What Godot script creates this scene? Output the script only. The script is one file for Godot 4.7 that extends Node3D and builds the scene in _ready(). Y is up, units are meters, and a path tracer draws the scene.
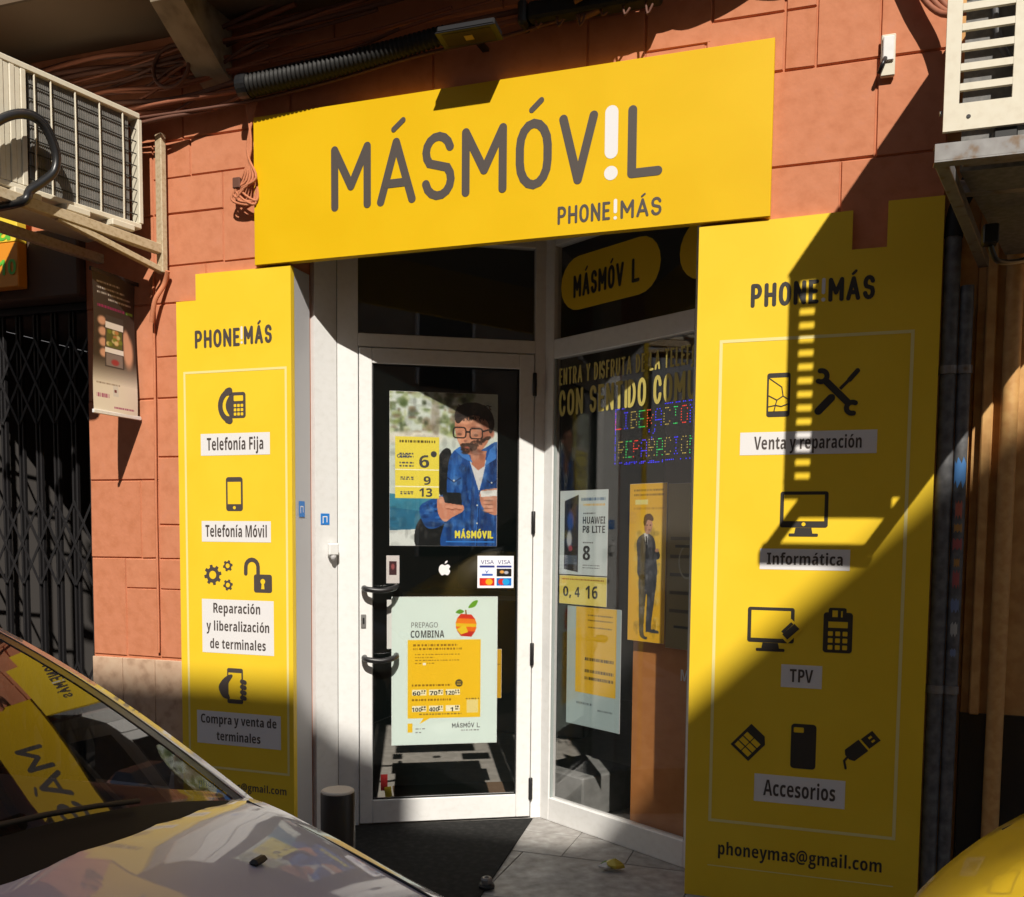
extends Node3D

# ---------------------------------------------------------------- helpers
var used := {}
var M := {}

func lin(r: float, g: float, b: float, a := 1.0) -> Color:
	var c := Color(r, g, b).linear_to_srgb()
	c.a = a
	return c

func nz(freq: float, seed_: int, oct := 4, w := 512, lo := 0.0, hi := 1.0) -> NoiseTexture2D:
	var n := FastNoiseLite.new()
	n.noise_type = FastNoiseLite.TYPE_SIMPLEX_SMOOTH
	n.frequency = freq
	n.fractal_octaves = oct
	n.seed = seed_
	var t := NoiseTexture2D.new()
	t.width = w
	t.height = w
	t.seamless = true
	t.noise = n
	var g := Gradient.new()
	g.set_color(0, Color(lo, lo, lo))
	g.set_color(1, Color(hi, hi, hi))
	t.color_ramp = g
	return t

func nzc(freq: float, seed_: int, oct: int, w: int, cols: Array, offs: Array) -> NoiseTexture2D:
	var t := nz(freq, seed_, oct, w)
	var g := Gradient.new()
	g.offsets = PackedFloat32Array(offs)
	var pc := PackedColorArray()
	for c in cols:
		pc.append(c)
	g.colors = pc
	t.color_ramp = g
	return t

func mat(c: Color, rough := 0.6, metal := 0.0, spec := 0.5) -> StandardMaterial3D:
	var m := StandardMaterial3D.new()
	m.albedo_color = c
	m.roughness = rough
	m.metallic = metal
	m.metallic_specular = spec
	return m

func tri(m: StandardMaterial3D, s: float) -> StandardMaterial3D:
	m.uv1_triplanar = true
	m.uv1_world_triplanar = true
	m.uv1_scale = Vector3(s, s, s)
	return m

func numbered(n: String) -> String:
	if not used.has(n):
		used[n] = 0
		return n
	used[n] += 1
	return "%s_%03d" % [n, used[n]]

func thing(called: String, label: String, category: String, at := Vector3.ZERO, turn := 0.0, group := "") -> Node3D:
	var o := Node3D.new()
	o.name = numbered(called)
	add_child(o)
	o.position = at
	o.rotation.y = turn
	tag(o, label, category, group)
	return o

func tag(o: Node, label: String, category: String, group := "") -> Node:
	o.set_meta("label", label)
	o.set_meta("category", category)
	if group != "":
		o.set_meta("group", group)
	return o

func S() -> SurfaceTool:
	var st := SurfaceTool.new()
	st.begin(Mesh.PRIMITIVE_TRIANGLES)
	st.set_smooth_group(-1)
	return st

func put(st: SurfaceTool, called: String, m: Material, parent: Node = null) -> MeshInstance3D:
	st.generate_normals()
	var o := MeshInstance3D.new()
	o.mesh = st.commit()
	o.material_override = m
	if parent == null:
		o.name = numbered(called)
		add_child(o)
	else:
		o.name = called
		parent.add_child(o, true)
	return o

func inst(mesh: Mesh, called: String, m: Material, parent: Node, at := Vector3.ZERO) -> MeshInstance3D:
	var o := MeshInstance3D.new()
	o.mesh = mesh
	o.material_override = m
	o.name = called
	parent.add_child(o, true)
	o.position = at
	return o

func structure(st: SurfaceTool, called: String, m: Material) -> MeshInstance3D:
	var o := put(st, called, m)
	o.set_meta("kind", "structure")
	return o

# corners counter-clockwise as seen from the front
func quad(st: SurfaceTool, a: Vector3, b: Vector3, c: Vector3, d: Vector3) -> void:
	st.add_vertex(a); st.add_vertex(c); st.add_vertex(b)
	st.add_vertex(a); st.add_vertex(d); st.add_vertex(c)

func tri3(st: SurfaceTool, a: Vector3, b: Vector3, c: Vector3) -> void:
	st.add_vertex(a); st.add_vertex(c); st.add_vertex(b)

func quad_uv(st: SurfaceTool, a: Vector3, b: Vector3, c: Vector3, d: Vector3) -> void:
	var p := [a, c, b, a, d, c]
	var u := [Vector2(0, 1), Vector2(1, 0), Vector2(1, 1), Vector2(0, 1), Vector2(0, 0), Vector2(1, 0)]
	for i in 6:
		st.set_uv(u[i])
		st.add_vertex(p[i])

# box with chamfered edges
func cbox(st: SurfaceTool, c: Vector3, s: Vector3, bv := 0.0, b := Basis.IDENTITY) -> void:
	var h := s * 0.5
	bv = minf(bv, minf(h.x, minf(h.y, h.z)) * 0.9)
	var ax := [Vector3.RIGHT, Vector3.UP, Vector3.BACK]
	for i in 3:
		for sg in [-1.0, 1.0]:
			var n: Vector3 = ax[i] * sg
			var u: Vector3 = ax[(i + 1) % 3]
			var v: Vector3 = ax[(i + 2) % 3] * sg
			var hu: float = h[(i + 1) % 3] - bv
			var hv: float = h[(i + 2) % 3] - bv
			var o: Vector3 = n * h[i]
			quad(st, c + b * (o - u * hu - v * hv), c + b * (o + u * hu - v * hv), c + b * (o + u * hu + v * hv), c + b * (o - u * hu + v * hv))
	if bv <= 0.0:
		return
	for i in 3:
		var j := (i + 1) % 3
		var k := (i + 2) % 3
		for sj in [-1.0, 1.0]:
			for sk in [-1.0, 1.0]:
				var l: Vector3 = ax[i] * (h[i] - bv)
				var p1: Vector3 = ax[j] * sj * h[j] + ax[k] * sk * (h[k] - bv)
				var p2: Vector3 = ax[j] * sj * (h[j] - bv) + ax[k] * sk * h[k]
				if sj * sk > 0:
					quad(st, c + b * (p1 - l), c + b * (p1 + l), c + b * (p2 + l), c + b * (p2 - l))
				else:
					quad(st, c + b * (p2 - l), c + b * (p2 + l), c + b * (p1 + l), c + b * (p1 - l))
	for sx in [-1.0, 1.0]:
		for sy in [-1.0, 1.0]:
			for sz in [-1.0, 1.0]:
				var a := Vector3(sx * h.x, sy * (h.y - bv), sz * (h.z - bv))
				var d := Vector3(sx * (h.x - bv), sy * h.y, sz * (h.z - bv))
				var e := Vector3(sx * (h.x - bv), sy * (h.y - bv), sz * h.z)
				if sx * sy * sz > 0:
					tri3(st, c + b * a, c + b * d, c + b * e)
				else:
					tri3(st, c + b * a, c + b * e, c + b * d)

# box between two corners
func bb(st: SurfaceTool, x0: float, x1: float, y0: float, y1: float, z0: float, z1: float, bv := 0.0) -> void:
	cbox(st, Vector3((x0 + x1) / 2, (y0 + y1) / 2, (z0 + z1) / 2), Vector3(absf(x1 - x0), absf(y1 - y0), absf(z1 - z0)), bv)

func box(called: String, m: Material, parent: Node, x0: float, x1: float, y0: float, y1: float, z0: float, z1: float, bv := 0.0) -> MeshInstance3D:
	var st := S()
	bb(st, x0, x1, y0, y1, z0, z1, bv)
	return put(st, called, m, parent)

# bar with a rectangular section between two points
func bar(st: SurfaceTool, a: Vector3, b: Vector3, w: float, h: float, bv := 0.0) -> void:
	var d := (b - a).normalized()
	var up := Vector3.UP if absf(d.y) < 0.95 else Vector3.BACK
	var r := up.cross(d).normalized()
	up = d.cross(r).normalized()
	cbox(st, (a + b) / 2, Vector3(w, h, a.distance_to(b)), bv, Basis(r, up, d))

# plan polygon (x, z), counter-clockwise seen from above is not required, raised from y0 to y1
func prism(st: SurfaceTool, pts: Array, y0: float, y1: float) -> void:
	var pv := PackedVector2Array(pts)
	if Geometry2D.is_polygon_clockwise(pv):
		pv.reverse()
	var n := pv.size()
	for i in n:
		var p := pv[i]
		var q := pv[(i + 1) % n]
		quad(st, Vector3(q.x, y0, q.y), Vector3(p.x, y0, p.y), Vector3(p.x, y1, p.y), Vector3(q.x, y1, q.y))
	var t := Geometry2D.triangulate_polygon(pv)
	for i in range(0, t.size(), 3):
		var a := pv[t[i]]
		var b := pv[t[i + 1]]
		var c := pv[t[i + 2]]
		if (b - a).cross(c - a) > 0:
			var s := b
			b = c
			c = s
		tri3(st, Vector3(a.x, y1, a.y), Vector3(b.x, y1, b.y), Vector3(c.x, y1, c.y))
		tri3(st, Vector3(a.x, y0, a.y), Vector3(c.x, y0, c.y), Vector3(b.x, y0, b.y))

# polygon in x, y standing at z0..z1
func plate(st: SurfaceTool, pts: Array, z0: float, z1: float) -> void:
	var pv := PackedVector2Array(pts)
	if Geometry2D.is_polygon_clockwise(pv):
		pv.reverse()
	var n := pv.size()
	if z1 > z0:
		for i in n:
			var p := pv[i]
			var q := pv[(i + 1) % n]
			quad(st, Vector3(p.x, p.y, z0), Vector3(q.x, q.y, z0), Vector3(q.x, q.y, z1), Vector3(p.x, p.y, z1))
	var t := Geometry2D.triangulate_polygon(pv)
	for i in range(0, t.size(), 3):
		var a := pv[t[i]]
		var b := pv[t[i + 1]]
		var c := pv[t[i + 2]]
		if (b - a).cross(c - a) < 0:
			var s := b
			b = c
			c = s
		tri3(st, Vector3(a.x, a.y, z1), Vector3(b.x, b.y, z1), Vector3(c.x, c.y, z1))
		if z1 > z0:
			tri3(st, Vector3(a.x, a.y, z0), Vector3(c.x, c.y, z0), Vector3(b.x, b.y, z0))

func smooth(pts: Array, n := 6) -> Array:
	var out := []
	for i in pts.size() - 1:
		var p0: Vector3 = pts[maxi(i - 1, 0)]
		var p3: Vector3 = pts[mini(i + 2, pts.size() - 1)]
		for k in n:
			out.append((pts[i] as Vector3).cubic_interpolate(pts[i + 1], p0, p3, float(k) / n))
	out.append(pts[-1])
	return out

func tube(st: SurfaceTool, pts: Array, r: float, sides := 10, radii := []) -> void:
	st.set_smooth_group(1)
	var rings := []
	var up := Vector3(0.31, 0.87, 0.38).normalized()
	for i in pts.size():
		var d: Vector3 = (pts[mini(i + 1, pts.size() - 1)] - pts[maxi(i - 1, 0)]).normalized()
		if absf(d.dot(up)) > 0.97:
			up = Vector3(0.9, 0.1, 0.4).normalized()
		var a := (up - d * up.dot(d)).normalized()
		var b := d.cross(a)
		up = a
		var rr: float = r if radii.is_empty() else radii[i]
		var ring := []
		for k in sides:
			var t := TAU * k / sides
			ring.append(pts[i] + (a * cos(t) + b * sin(t)) * rr)
		rings.append(ring)
	for i in rings.size() - 1:
		for k in sides:
			var k2 := (k + 1) % sides
			quad(st, rings[i][k], rings[i][k2], rings[i + 1][k2], rings[i + 1][k])
	st.set_smooth_group(-1)
	for k in sides:
		var k2 := (k + 1) % sides
		tri3(st, pts[0], rings[0][k2], rings[0][k])
		tri3(st, pts[-1], rings[-1][k], rings[-1][k2])

# lathe around y, profile of (r, y) from bottom to top
func lathe(st: SurfaceTool, at: Vector3, prof: Array, n := 24, smooth_ := true, b := Basis.IDENTITY) -> void:
	st.set_smooth_group(2 if smooth_ else -1)
	for i in prof.size() - 1:
		var p: Vector2 = prof[i]
		var q: Vector2 = prof[i + 1]
		for k in n:
			var t0 := TAU * k / n
			var t1 := TAU * (k + 1) / n
			var c0 := Vector3(cos(t0), 0, -sin(t0))
			var c1 := Vector3(cos(t1), 0, -sin(t1))
			var v := [c0 * p.x + Vector3.UP * p.y, c1 * p.x + Vector3.UP * p.y, c1 * q.x + Vector3.UP * q.y, c0 * q.x + Vector3.UP * q.y]
			if p.x < 1e-6:
				tri3(st, at + b * v[0], at + b * v[2], at + b * v[3])
			elif q.x < 1e-6:
				tri3(st, at + b * v[0], at + b * v[1], at + b * v[2])
			else:
				quad(st, at + b * v[0], at + b * v[1], at + b * v[2], at + b * v[3])
	st.set_smooth_group(-1)

# grid of points, rows x columns
func grid(st: SurfaceTool, g: Array, flip := false, group := 3) -> void:
	st.set_smooth_group(group)
	for i in g.size() - 1:
		for j in g[i].size() - 1:
			if flip:
				quad(st, g[i][j], g[i + 1][j], g[i + 1][j + 1], g[i][j + 1])
			else:
				quad(st, g[i][j], g[i][j + 1], g[i + 1][j + 1], g[i + 1][j])
	st.set_smooth_group(-1)

# ---------------------------------------------------------------- flat print: strokes, shapes, lettering (x right, y up, standing at z)
func circle(c: Vector2, r: float, n := 20, a0 := 0.0, a1 := TAU, ry := -1.0) -> Array:
	var out := []
	var full := absf(a1 - a0) > TAU - 0.001
	for i in (n if full else n + 1):
		var t := a0 + (a1 - a0) * i / n
		out.append(c + Vector2(cos(t) * r, sin(t) * (r if ry < 0 else ry)))
	return out

func rrect(x0: float, x1: float, y0: float, y1: float, r: float) -> Array:
	var out := []
	for q in [[x1 - r, y1 - r, 0.0], [x0 + r, y1 - r, PI / 2], [x0 + r, y0 + r, PI], [x1 - r, y0 + r, PI * 1.5]]:
		out.append_array(circle(Vector2(q[0], q[1]), r, 5, q[2], q[2] + PI / 2))
	return out

func rect(x0: float, x1: float, y0: float, y1: float) -> Array:
	return [Vector2(x0, y0), Vector2(x1, y0), Vector2(x1, y1), Vector2(x0, y1)]

func stroke(st: SurfaceTool, pts: Array, w: float, z: float, closed := false, round_ends := true) -> void:
	var n := pts.size()
	var L := []
	var R := []
	for i in n:
		var p: Vector2 = pts[i]
		var a: Vector2 = pts[(i - 1 + n) % n] if closed or i > 0 else p
		var b: Vector2 = pts[(i + 1) % n] if closed or i < n - 1 else p
		var d1 := (p - a).normalized() if p != a else (b - p).normalized()
		var d2 := (b - p).normalized() if p != b else d1
		var t := (d1 + d2).normalized()
		var nn := Vector2(-t.y, t.x)
		var m := w * 0.5 / maxf(0.45, nn.dot(Vector2(-d1.y, d1.x)))
		L.append(p + nn * m)
		R.append(p - nn * m)
	var v := func(q: Vector2) -> Vector3: return Vector3(q.x, q.y, z)
	for i in (n if closed else n - 1):
		var j := (i + 1) % n
		quad(st, v.call(R[i]), v.call(R[j]), v.call(L[j]), v.call(L[i]))
	if not closed and round_ends:
		for e in 2:
			var p: Vector2 = pts[0] if e == 0 else pts[n - 1]
			var q: Vector2 = pts[1] if e == 0 else pts[n - 2]
			var d := (p - q).normalized()
			var nn := Vector2(-d.y, d.x)
			for k in 8:
				var t0 := -PI / 2 + PI * k / 8.0
				var t1 := -PI / 2 + PI * (k + 1) / 8.0
				var a := p + (d * cos(t0) + nn * sin(t0)) * w * 0.5
				var b := p + (d * cos(t1) + nn * sin(t1)) * w * 0.5
				tri3(st, v.call(p), v.call(a), v.call(b))

# rounded single-line capitals: strokes in a unit box (width given, height 1); a trailing true closes the stroke
func glyph(ch: String) -> Array:
	var o := []
	for p in [[0.5, 0.62, 0.0, PI], [0.5, 0.38, PI, TAU]]:
		for q in circle(Vector2(0.5, p[1]), 0.5, 8, p[2], p[3], 0.38):
			o.append(q)
	var up := func(x0: float, y0: float, y1: float, bulge: float) -> Array:
		var r := [Vector2(0, y1)]
		var mid := (y0 + y1) / 2
		var ry := (y1 - y0) / 2
		r.append(Vector2(x0, y1))
		for q in circle(Vector2(x0, mid), bulge - x0, 8, PI / 2, -PI / 2, ry):
			r.append(q)
		r.append(Vector2(0, y0))
		return r
	match ch:
		"M": return [0.95, [Vector2(0, 0), Vector2(0, 1)], [Vector2(0, 1), Vector2(0.5, 0.34)], [Vector2(0.5, 0.34), Vector2(1, 1)], [Vector2(1, 1), Vector2(1, 0)]]
		"A", "Á":
			var g := [0.84, [Vector2(0, 0), Vector2(0.5, 1)], [Vector2(0.5, 1), Vector2(1, 0)], [Vector2(0.18, 0.3), Vector2(0.82, 0.3)]]
			if ch == "Á": g.append([Vector2(0.42, 1.22), Vector2(0.72, 1.36)])
			return g
		"S":
			var s := []
			for q in circle(Vector2(0.5, 0.74), 0.48, 9, 0.25, PI * 1.25, 0.26): s.append(q)
			for q in circle(Vector2(0.5, 0.27), 0.5, 9, PI * 0.25, -PI + 0.2, 0.27): s.append(q)
			return [0.68, s]
		"O", "Ó":
			var g := [0.74, [o, true]]
			if ch == "Ó": g.append([Vector2(0.42, 1.22), Vector2(0.76, 1.36)])
			return g
		"U", "Ú":
			var s := [Vector2(0, 1)]
			for q in circle(Vector2(0.5, 0.38), 0.5, 9, PI, TAU, 0.38): s.append(q)
			s.append(Vector2(1, 1))
			var g := [0.72, s]
			if ch == "Ú": g.append([Vector2(0.42, 1.22), Vector2(0.76, 1.36)])
			return g
		"C":
			var s := []
			for q in circle(Vector2(0.5, 0.62), 0.5, 8, 0.2, PI, 0.38): s.append(q)
			for q in circle(Vector2(0.5, 0.38), 0.5, 8, PI, TAU - 0.2, 0.38): s.append(q)
			return [0.7, s]
		"V": return [0.84, [Vector2(0, 1), Vector2(0.5, 0)], [Vector2(0.5, 0), Vector2(1, 1)]]
		"L": return [0.6, [Vector2(0, 1), Vector2(0, 0)], [Vector2(0, 0), Vector2(1, 0)]]
		"P": return [0.66, [Vector2(0, 0), Vector2(0, 1)], up.call(0.5, 0.44, 1.0, 1.0)]
		"R": return [0.68, [Vector2(0, 0), Vector2(0, 1)], up.call(0.5, 0.46, 1.0, 1.0), [Vector2(0.5, 0.46), Vector2(1, 0)]]
		"D": return [0.72, [Vector2(0, 0), Vector2(0, 1)], up.call(0.3, 0.0, 1.0, 1.0)]
		"H": return [0.72, [Vector2(0, 0), Vector2(0, 1)], [Vector2(1, 0), Vector2(1, 1)], [Vector2(0, 0.5), Vector2(1, 0.5)]]
		"N": return [0.74, [Vector2(0, 0), Vector2(0, 1)], [Vector2(0, 1), Vector2(1, 0)], [Vector2(1, 0), Vector2(1, 1)]]
		"E": return [0.56, [Vector2(1, 1), Vector2(0, 1), Vector2(0, 0), Vector2(1, 0)], [Vector2(0, 0.52), Vector2(0.85, 0.52)]]
		"F": return [0.56, [Vector2(1, 1), Vector2(0, 1), Vector2(0, 0)], [Vector2(0, 0.52), Vector2(0.85, 0.52)]]
		"T": return [0.66, [Vector2(0, 1), Vector2(1, 1)], [Vector2(0.5, 1), Vector2(0.5, 0)]]
		"I": return [0.0, [Vector2(0, 0), Vector2(0, 1)]]
		"Y": return [0.74, [Vector2(0, 1), Vector2(0.5, 0.45), Vector2(1, 1)], [Vector2(0.5, 0.45), Vector2(0.5, 0)]]
	return [0.3]

# one capital as its own mesh data; x0..x1 and y0..y1 are the outer edges
func draw_glyph(st: SurfaceTool, ch: String, x0: float, x1: float, y0: float, y1: float, w: float, z: float) -> void:
	var g := glyph(ch)
	for k in range(1, g.size()):
		var s: Array = g[k]
		var closed := s.size() == 2 and s[1] is bool
		var src: Array = s[0] if closed else s
		var pts := []
		for q in src:
			pts.append(Vector2(lerpf(x0 + w / 2, x1 - w / 2, q.x), lerpf(y0 + w / 2, y1 - w / 2, q.y)))
		stroke(st, pts, w * (0.66 if src[0].y > 1.1 else 1.0), z + 0.00025 * k, closed)

func glyph_text(st: SurfaceTool, text: String, x0: float, x1: float, y0: float, y1: float, w: float, z: float, gap := 0.2) -> void:
	var total := 0.0
	var h := y1 - y0
	for ch in text:
		total += (0.3 if ch == " " else glyph(ch)[0] * 0.78 + w / h * 1.0) + gap
	total -= gap
	var k := (x1 - x0) / total
	var x := x0
	for ch in text:
		var cw: float = k * (0.3 if ch == " " else glyph(ch)[0] * 0.78 + w / h * 1.0)
		if ch != " ":
			draw_glyph(st, ch, x, x + maxf(cw, w), y0, y1, w, z)
		x += cw + k * gap

var fonts := {}
func font(bold: bool, serif := false) -> Font:
	var key := "%s%s" % [bold, serif]
	if not fonts.has(key):
		var f := SystemFont.new()
		f.font_names = PackedStringArray(["Droid Serif" if serif else "Droid Sans"])
		f.font_weight = 700 if bold else 400
		fonts[key] = f
	return fonts[key]

# lettering fitted into a box: width and baseline-to-cap height
func words(parent: Node, text: String, cx: float, base: float, cap: float, width: float, z: float, m: Material, bold := true, called := "lettering") -> MeshInstance3D:
	var t := TextMesh.new()
	t.text = text
	t.font = font(bold)
	t.font_size = 40
	t.pixel_size = 0.01
	t.depth = 0.0
	t.curve_step = 1.0
	t.horizontal_alignment = HORIZONTAL_ALIGNMENT_CENTER
	t.vertical_alignment = VERTICAL_ALIGNMENT_BOTTOM
	var bbx := t.get_aabb()
	var o := inst(t, called, m, parent)
	# the cap height of this font is 0.714 of its size
	var sy := cap / (40 * 0.01 * 0.714)
	var sx := width / maxf(bbx.size.x, 0.001)
	var ref := TextMesh.new()
	ref.text = "H"
	ref.font = t.font
	ref.font_size = 40
	ref.pixel_size = 0.01
	ref.depth = 0.0
	ref.vertical_alignment = VERTICAL_ALIGNMENT_BOTTOM
	o.scale = Vector3(sx, sy, 1)
	o.position = Vector3(cx - (bbx.position.x + bbx.size.x / 2) * sx, base - ref.get_aabb().position.y * sy, z)
	return o

func shape(parent: Node, called: String, m: Material, polys: Array, z: float) -> MeshInstance3D:
	var st := S()
	var k := 0
	for p in polys:
		plate(st, p, z + k * 0.0002, z + k * 0.0002)
		k += 1
	return put(st, called, m, parent)

# ---------------------------------------------------------------- painter for printed pictures
func poly(im: Image, pts: Array, c: Color) -> void:
	var w := im.get_width()
	var h := im.get_height()
	var lo := 1e9
	var hi := -1e9
	for p in pts:
		lo = minf(lo, p.y * h)
		hi = maxf(hi, p.y * h)
	for y in range(maxi(0, int(lo)), mini(h, int(hi) + 1)):
		var xs := []
		var fy := y + 0.5
		for i in pts.size():
			var a: Vector2 = pts[i] * Vector2(w, h)
			var b: Vector2 = pts[(i + 1) % pts.size()] * Vector2(w, h)
			if (a.y <= fy) != (b.y <= fy):
				xs.append(a.x + (fy - a.y) / (b.y - a.y) * (b.x - a.x))
		xs.sort()
		for i in range(0, xs.size() - 1, 2):
			var x0 := int(round(xs[i]))
			var x1 := int(round(xs[i + 1]))
			if x1 > x0:
				im.fill_rect(Rect2i(x0, y, x1 - x0, 1), c)

func curve(pts: Array) -> Array:
	var out := []
	var n := pts.size()
	for i in n:
		for k in 6:
			out.append((pts[i] as Vector2).cubic_interpolate(pts[(i + 1) % n], pts[(i - 1 + n) % n], pts[(i + 2) % n], k / 6.0))
	return out

var soft_disc: Image
func blob(im: Image, c: Vector2, rx: float, ry: float, col: Color, a := 1.0) -> void:
	if soft_disc == null:
		soft_disc = Image.create(48, 48, false, Image.FORMAT_RGBA8)
		for y in 48:
			for x in 48:
				var d := Vector2(x - 23.5, y - 23.5).length() / 24.0
				soft_disc.set_pixel(x, y, Color(1, 1, 1, clampf(1.0 - smoothstep(0.45, 1.0, d), 0, 1)))
	var w := maxi(2, int(rx * 2 * im.get_width()))
	var h := maxi(2, int(ry * 2 * im.get_height()))
	var s := soft_disc.duplicate() as Image
	for y in 48:
		for x in 48:
			s.set_pixel(x, y, Color(col.r, col.g, col.b, soft_disc.get_pixel(x, y).a * a))
	s.resize(w, h, Image.INTERPOLATE_BILINEAR)
	im.blend_rect(s, Rect2i(0, 0, w, h), Vector2i(int((c.x - rx) * im.get_width()), int((c.y - ry) * im.get_height())))

func line(im: Image, pts: Array, w: float, c: Color) -> void:
	var asp := float(im.get_height()) / im.get_width()
	for i in pts.size() - 1:
		var a: Vector2 = pts[i]
		var b: Vector2 = pts[i + 1]
		var d := (b - a) * Vector2(1, asp)
		var n := Vector2(-d.y, d.x).normalized() * w * 0.5
		n.y /= asp
		poly(im, [a + n, b + n, b - n, a - n], c)

# a line of small print that cannot be read: uneven dark dashes
func small_print(im: Image, x0: float, x1: float, y: float, h: float, c: Color, rng: RandomNumberGenerator) -> void:
	var w := im.get_width()
	var x := x0
	while x < x1:
		var l := rng.randf_range(0.008, 0.03)
		im.fill_rect(Rect2i(int(x * w), int(y * im.get_height()), maxi(1, int(minf(l, x1 - x) * w)), maxi(1, int(h * im.get_height()))), c)
		x += l + rng.randf_range(0.006, 0.014)

func picture(im: Image, rough := 0.45) -> StandardMaterial3D:
	im.resize(im.get_width() / 2, im.get_height() / 2, Image.INTERPOLATE_BILINEAR)
	var m := mat(Color.WHITE, rough)
	m.albedo_texture = ImageTexture.create_from_image(im)
	m.texture_repeat = false
	return m

func paint(w: int, h: int, c: Color) -> Image:
	var im := Image.create(w * 2, h * 2, false, Image.FORMAT_RGBA8)
	im.fill(c)
	return im

# ---------------------------------------------------------------- scene
const SUN := Vector3(0.46, 1.0, 1.0)   # towards the sun
const ROAD := -0.13
var U_DOOR := deg_to_rad(29.1)
var U_WIN := deg_to_rad(-31.2)
const DOOR_AT := Vector3(-2.269, 0, -0.339)
const WIN_AT := Vector3(-1.426, 0, -0.801)

func _ready() -> void:
	# camera: a phone held at eye height, turned a little to the left; the picture is a crop of a taller one
	var cam := Camera3D.new()
	cam.name = "camera"
	cam.projection = Camera3D.PROJECTION_FRUSTUM
	cam.near = 0.05
	cam.far = 200.0
	cam.size = 0.05 * 897.0 / 950.0
	cam.frustum_offset = Vector2(0, 0.05 * 0.16084)
	cam.transform = Transform3D(Basis(Vector3(0.9465, 0.0092, -0.3224), Vector3(-0.0315, 0.9975, -0.0638), Vector3(0.3210, 0.0706, 0.9444)).orthonormalized(), Vector3(0, 1.49, 3.9))
	cam.current = true
	add_child(cam)
	# sky
	var sm := ProceduralSkyMaterial.new()
	sm.sky_top_color = Color(0.5, 0.56, 0.64)
	sm.sky_horizon_color = Color(0.86, 0.8, 0.72)
	sm.ground_horizon_color = Color(0.35, 0.33, 0.3)
	sm.ground_bottom_color = Color(0.2, 0.19, 0.18)
	sm.sky_energy_multiplier = 0.92
	sm.sun_angle_max = 12.0
	var sky := Sky.new()
	sky.sky_material = sm
	var env := Environment.new()
	env.background_mode = Environment.BG_SKY
	env.sky = sky
	env.tonemap_mode = Environment.TONE_MAPPER_LINEAR
	env.tonemap_exposure = 1.1
	env.sdfgi_enabled = true
	env.ssao_enabled = true
	env.ssil_enabled = true
	var we := WorldEnvironment.new()
	we.name = "world"
	we.environment = env
	add_child(we)
	# sun
	var sun := DirectionalLight3D.new()
	sun.name = "sun"
	sun.light_energy = 1.6
	sun.light_color = Color(1.0, 0.972, 0.925)
	sun.light_angular_distance = 0.55
	sun.shadow_enabled = true
	sun.basis = Basis.looking_at(-SUN.normalized(), Vector3.UP)
	add_child(sun)

	materials()
	ground()
	wall()
	opposite()
	neighbour_left()
	neighbour_right()
	shop_room()
	door()
	window()
	panel_left()
	panel_right()
	big_sign()
	door_posters()
	window_posters()
	balcony_and_cables()
	ac_left()
	ac_right()
	small_things()
	cars()

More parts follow.
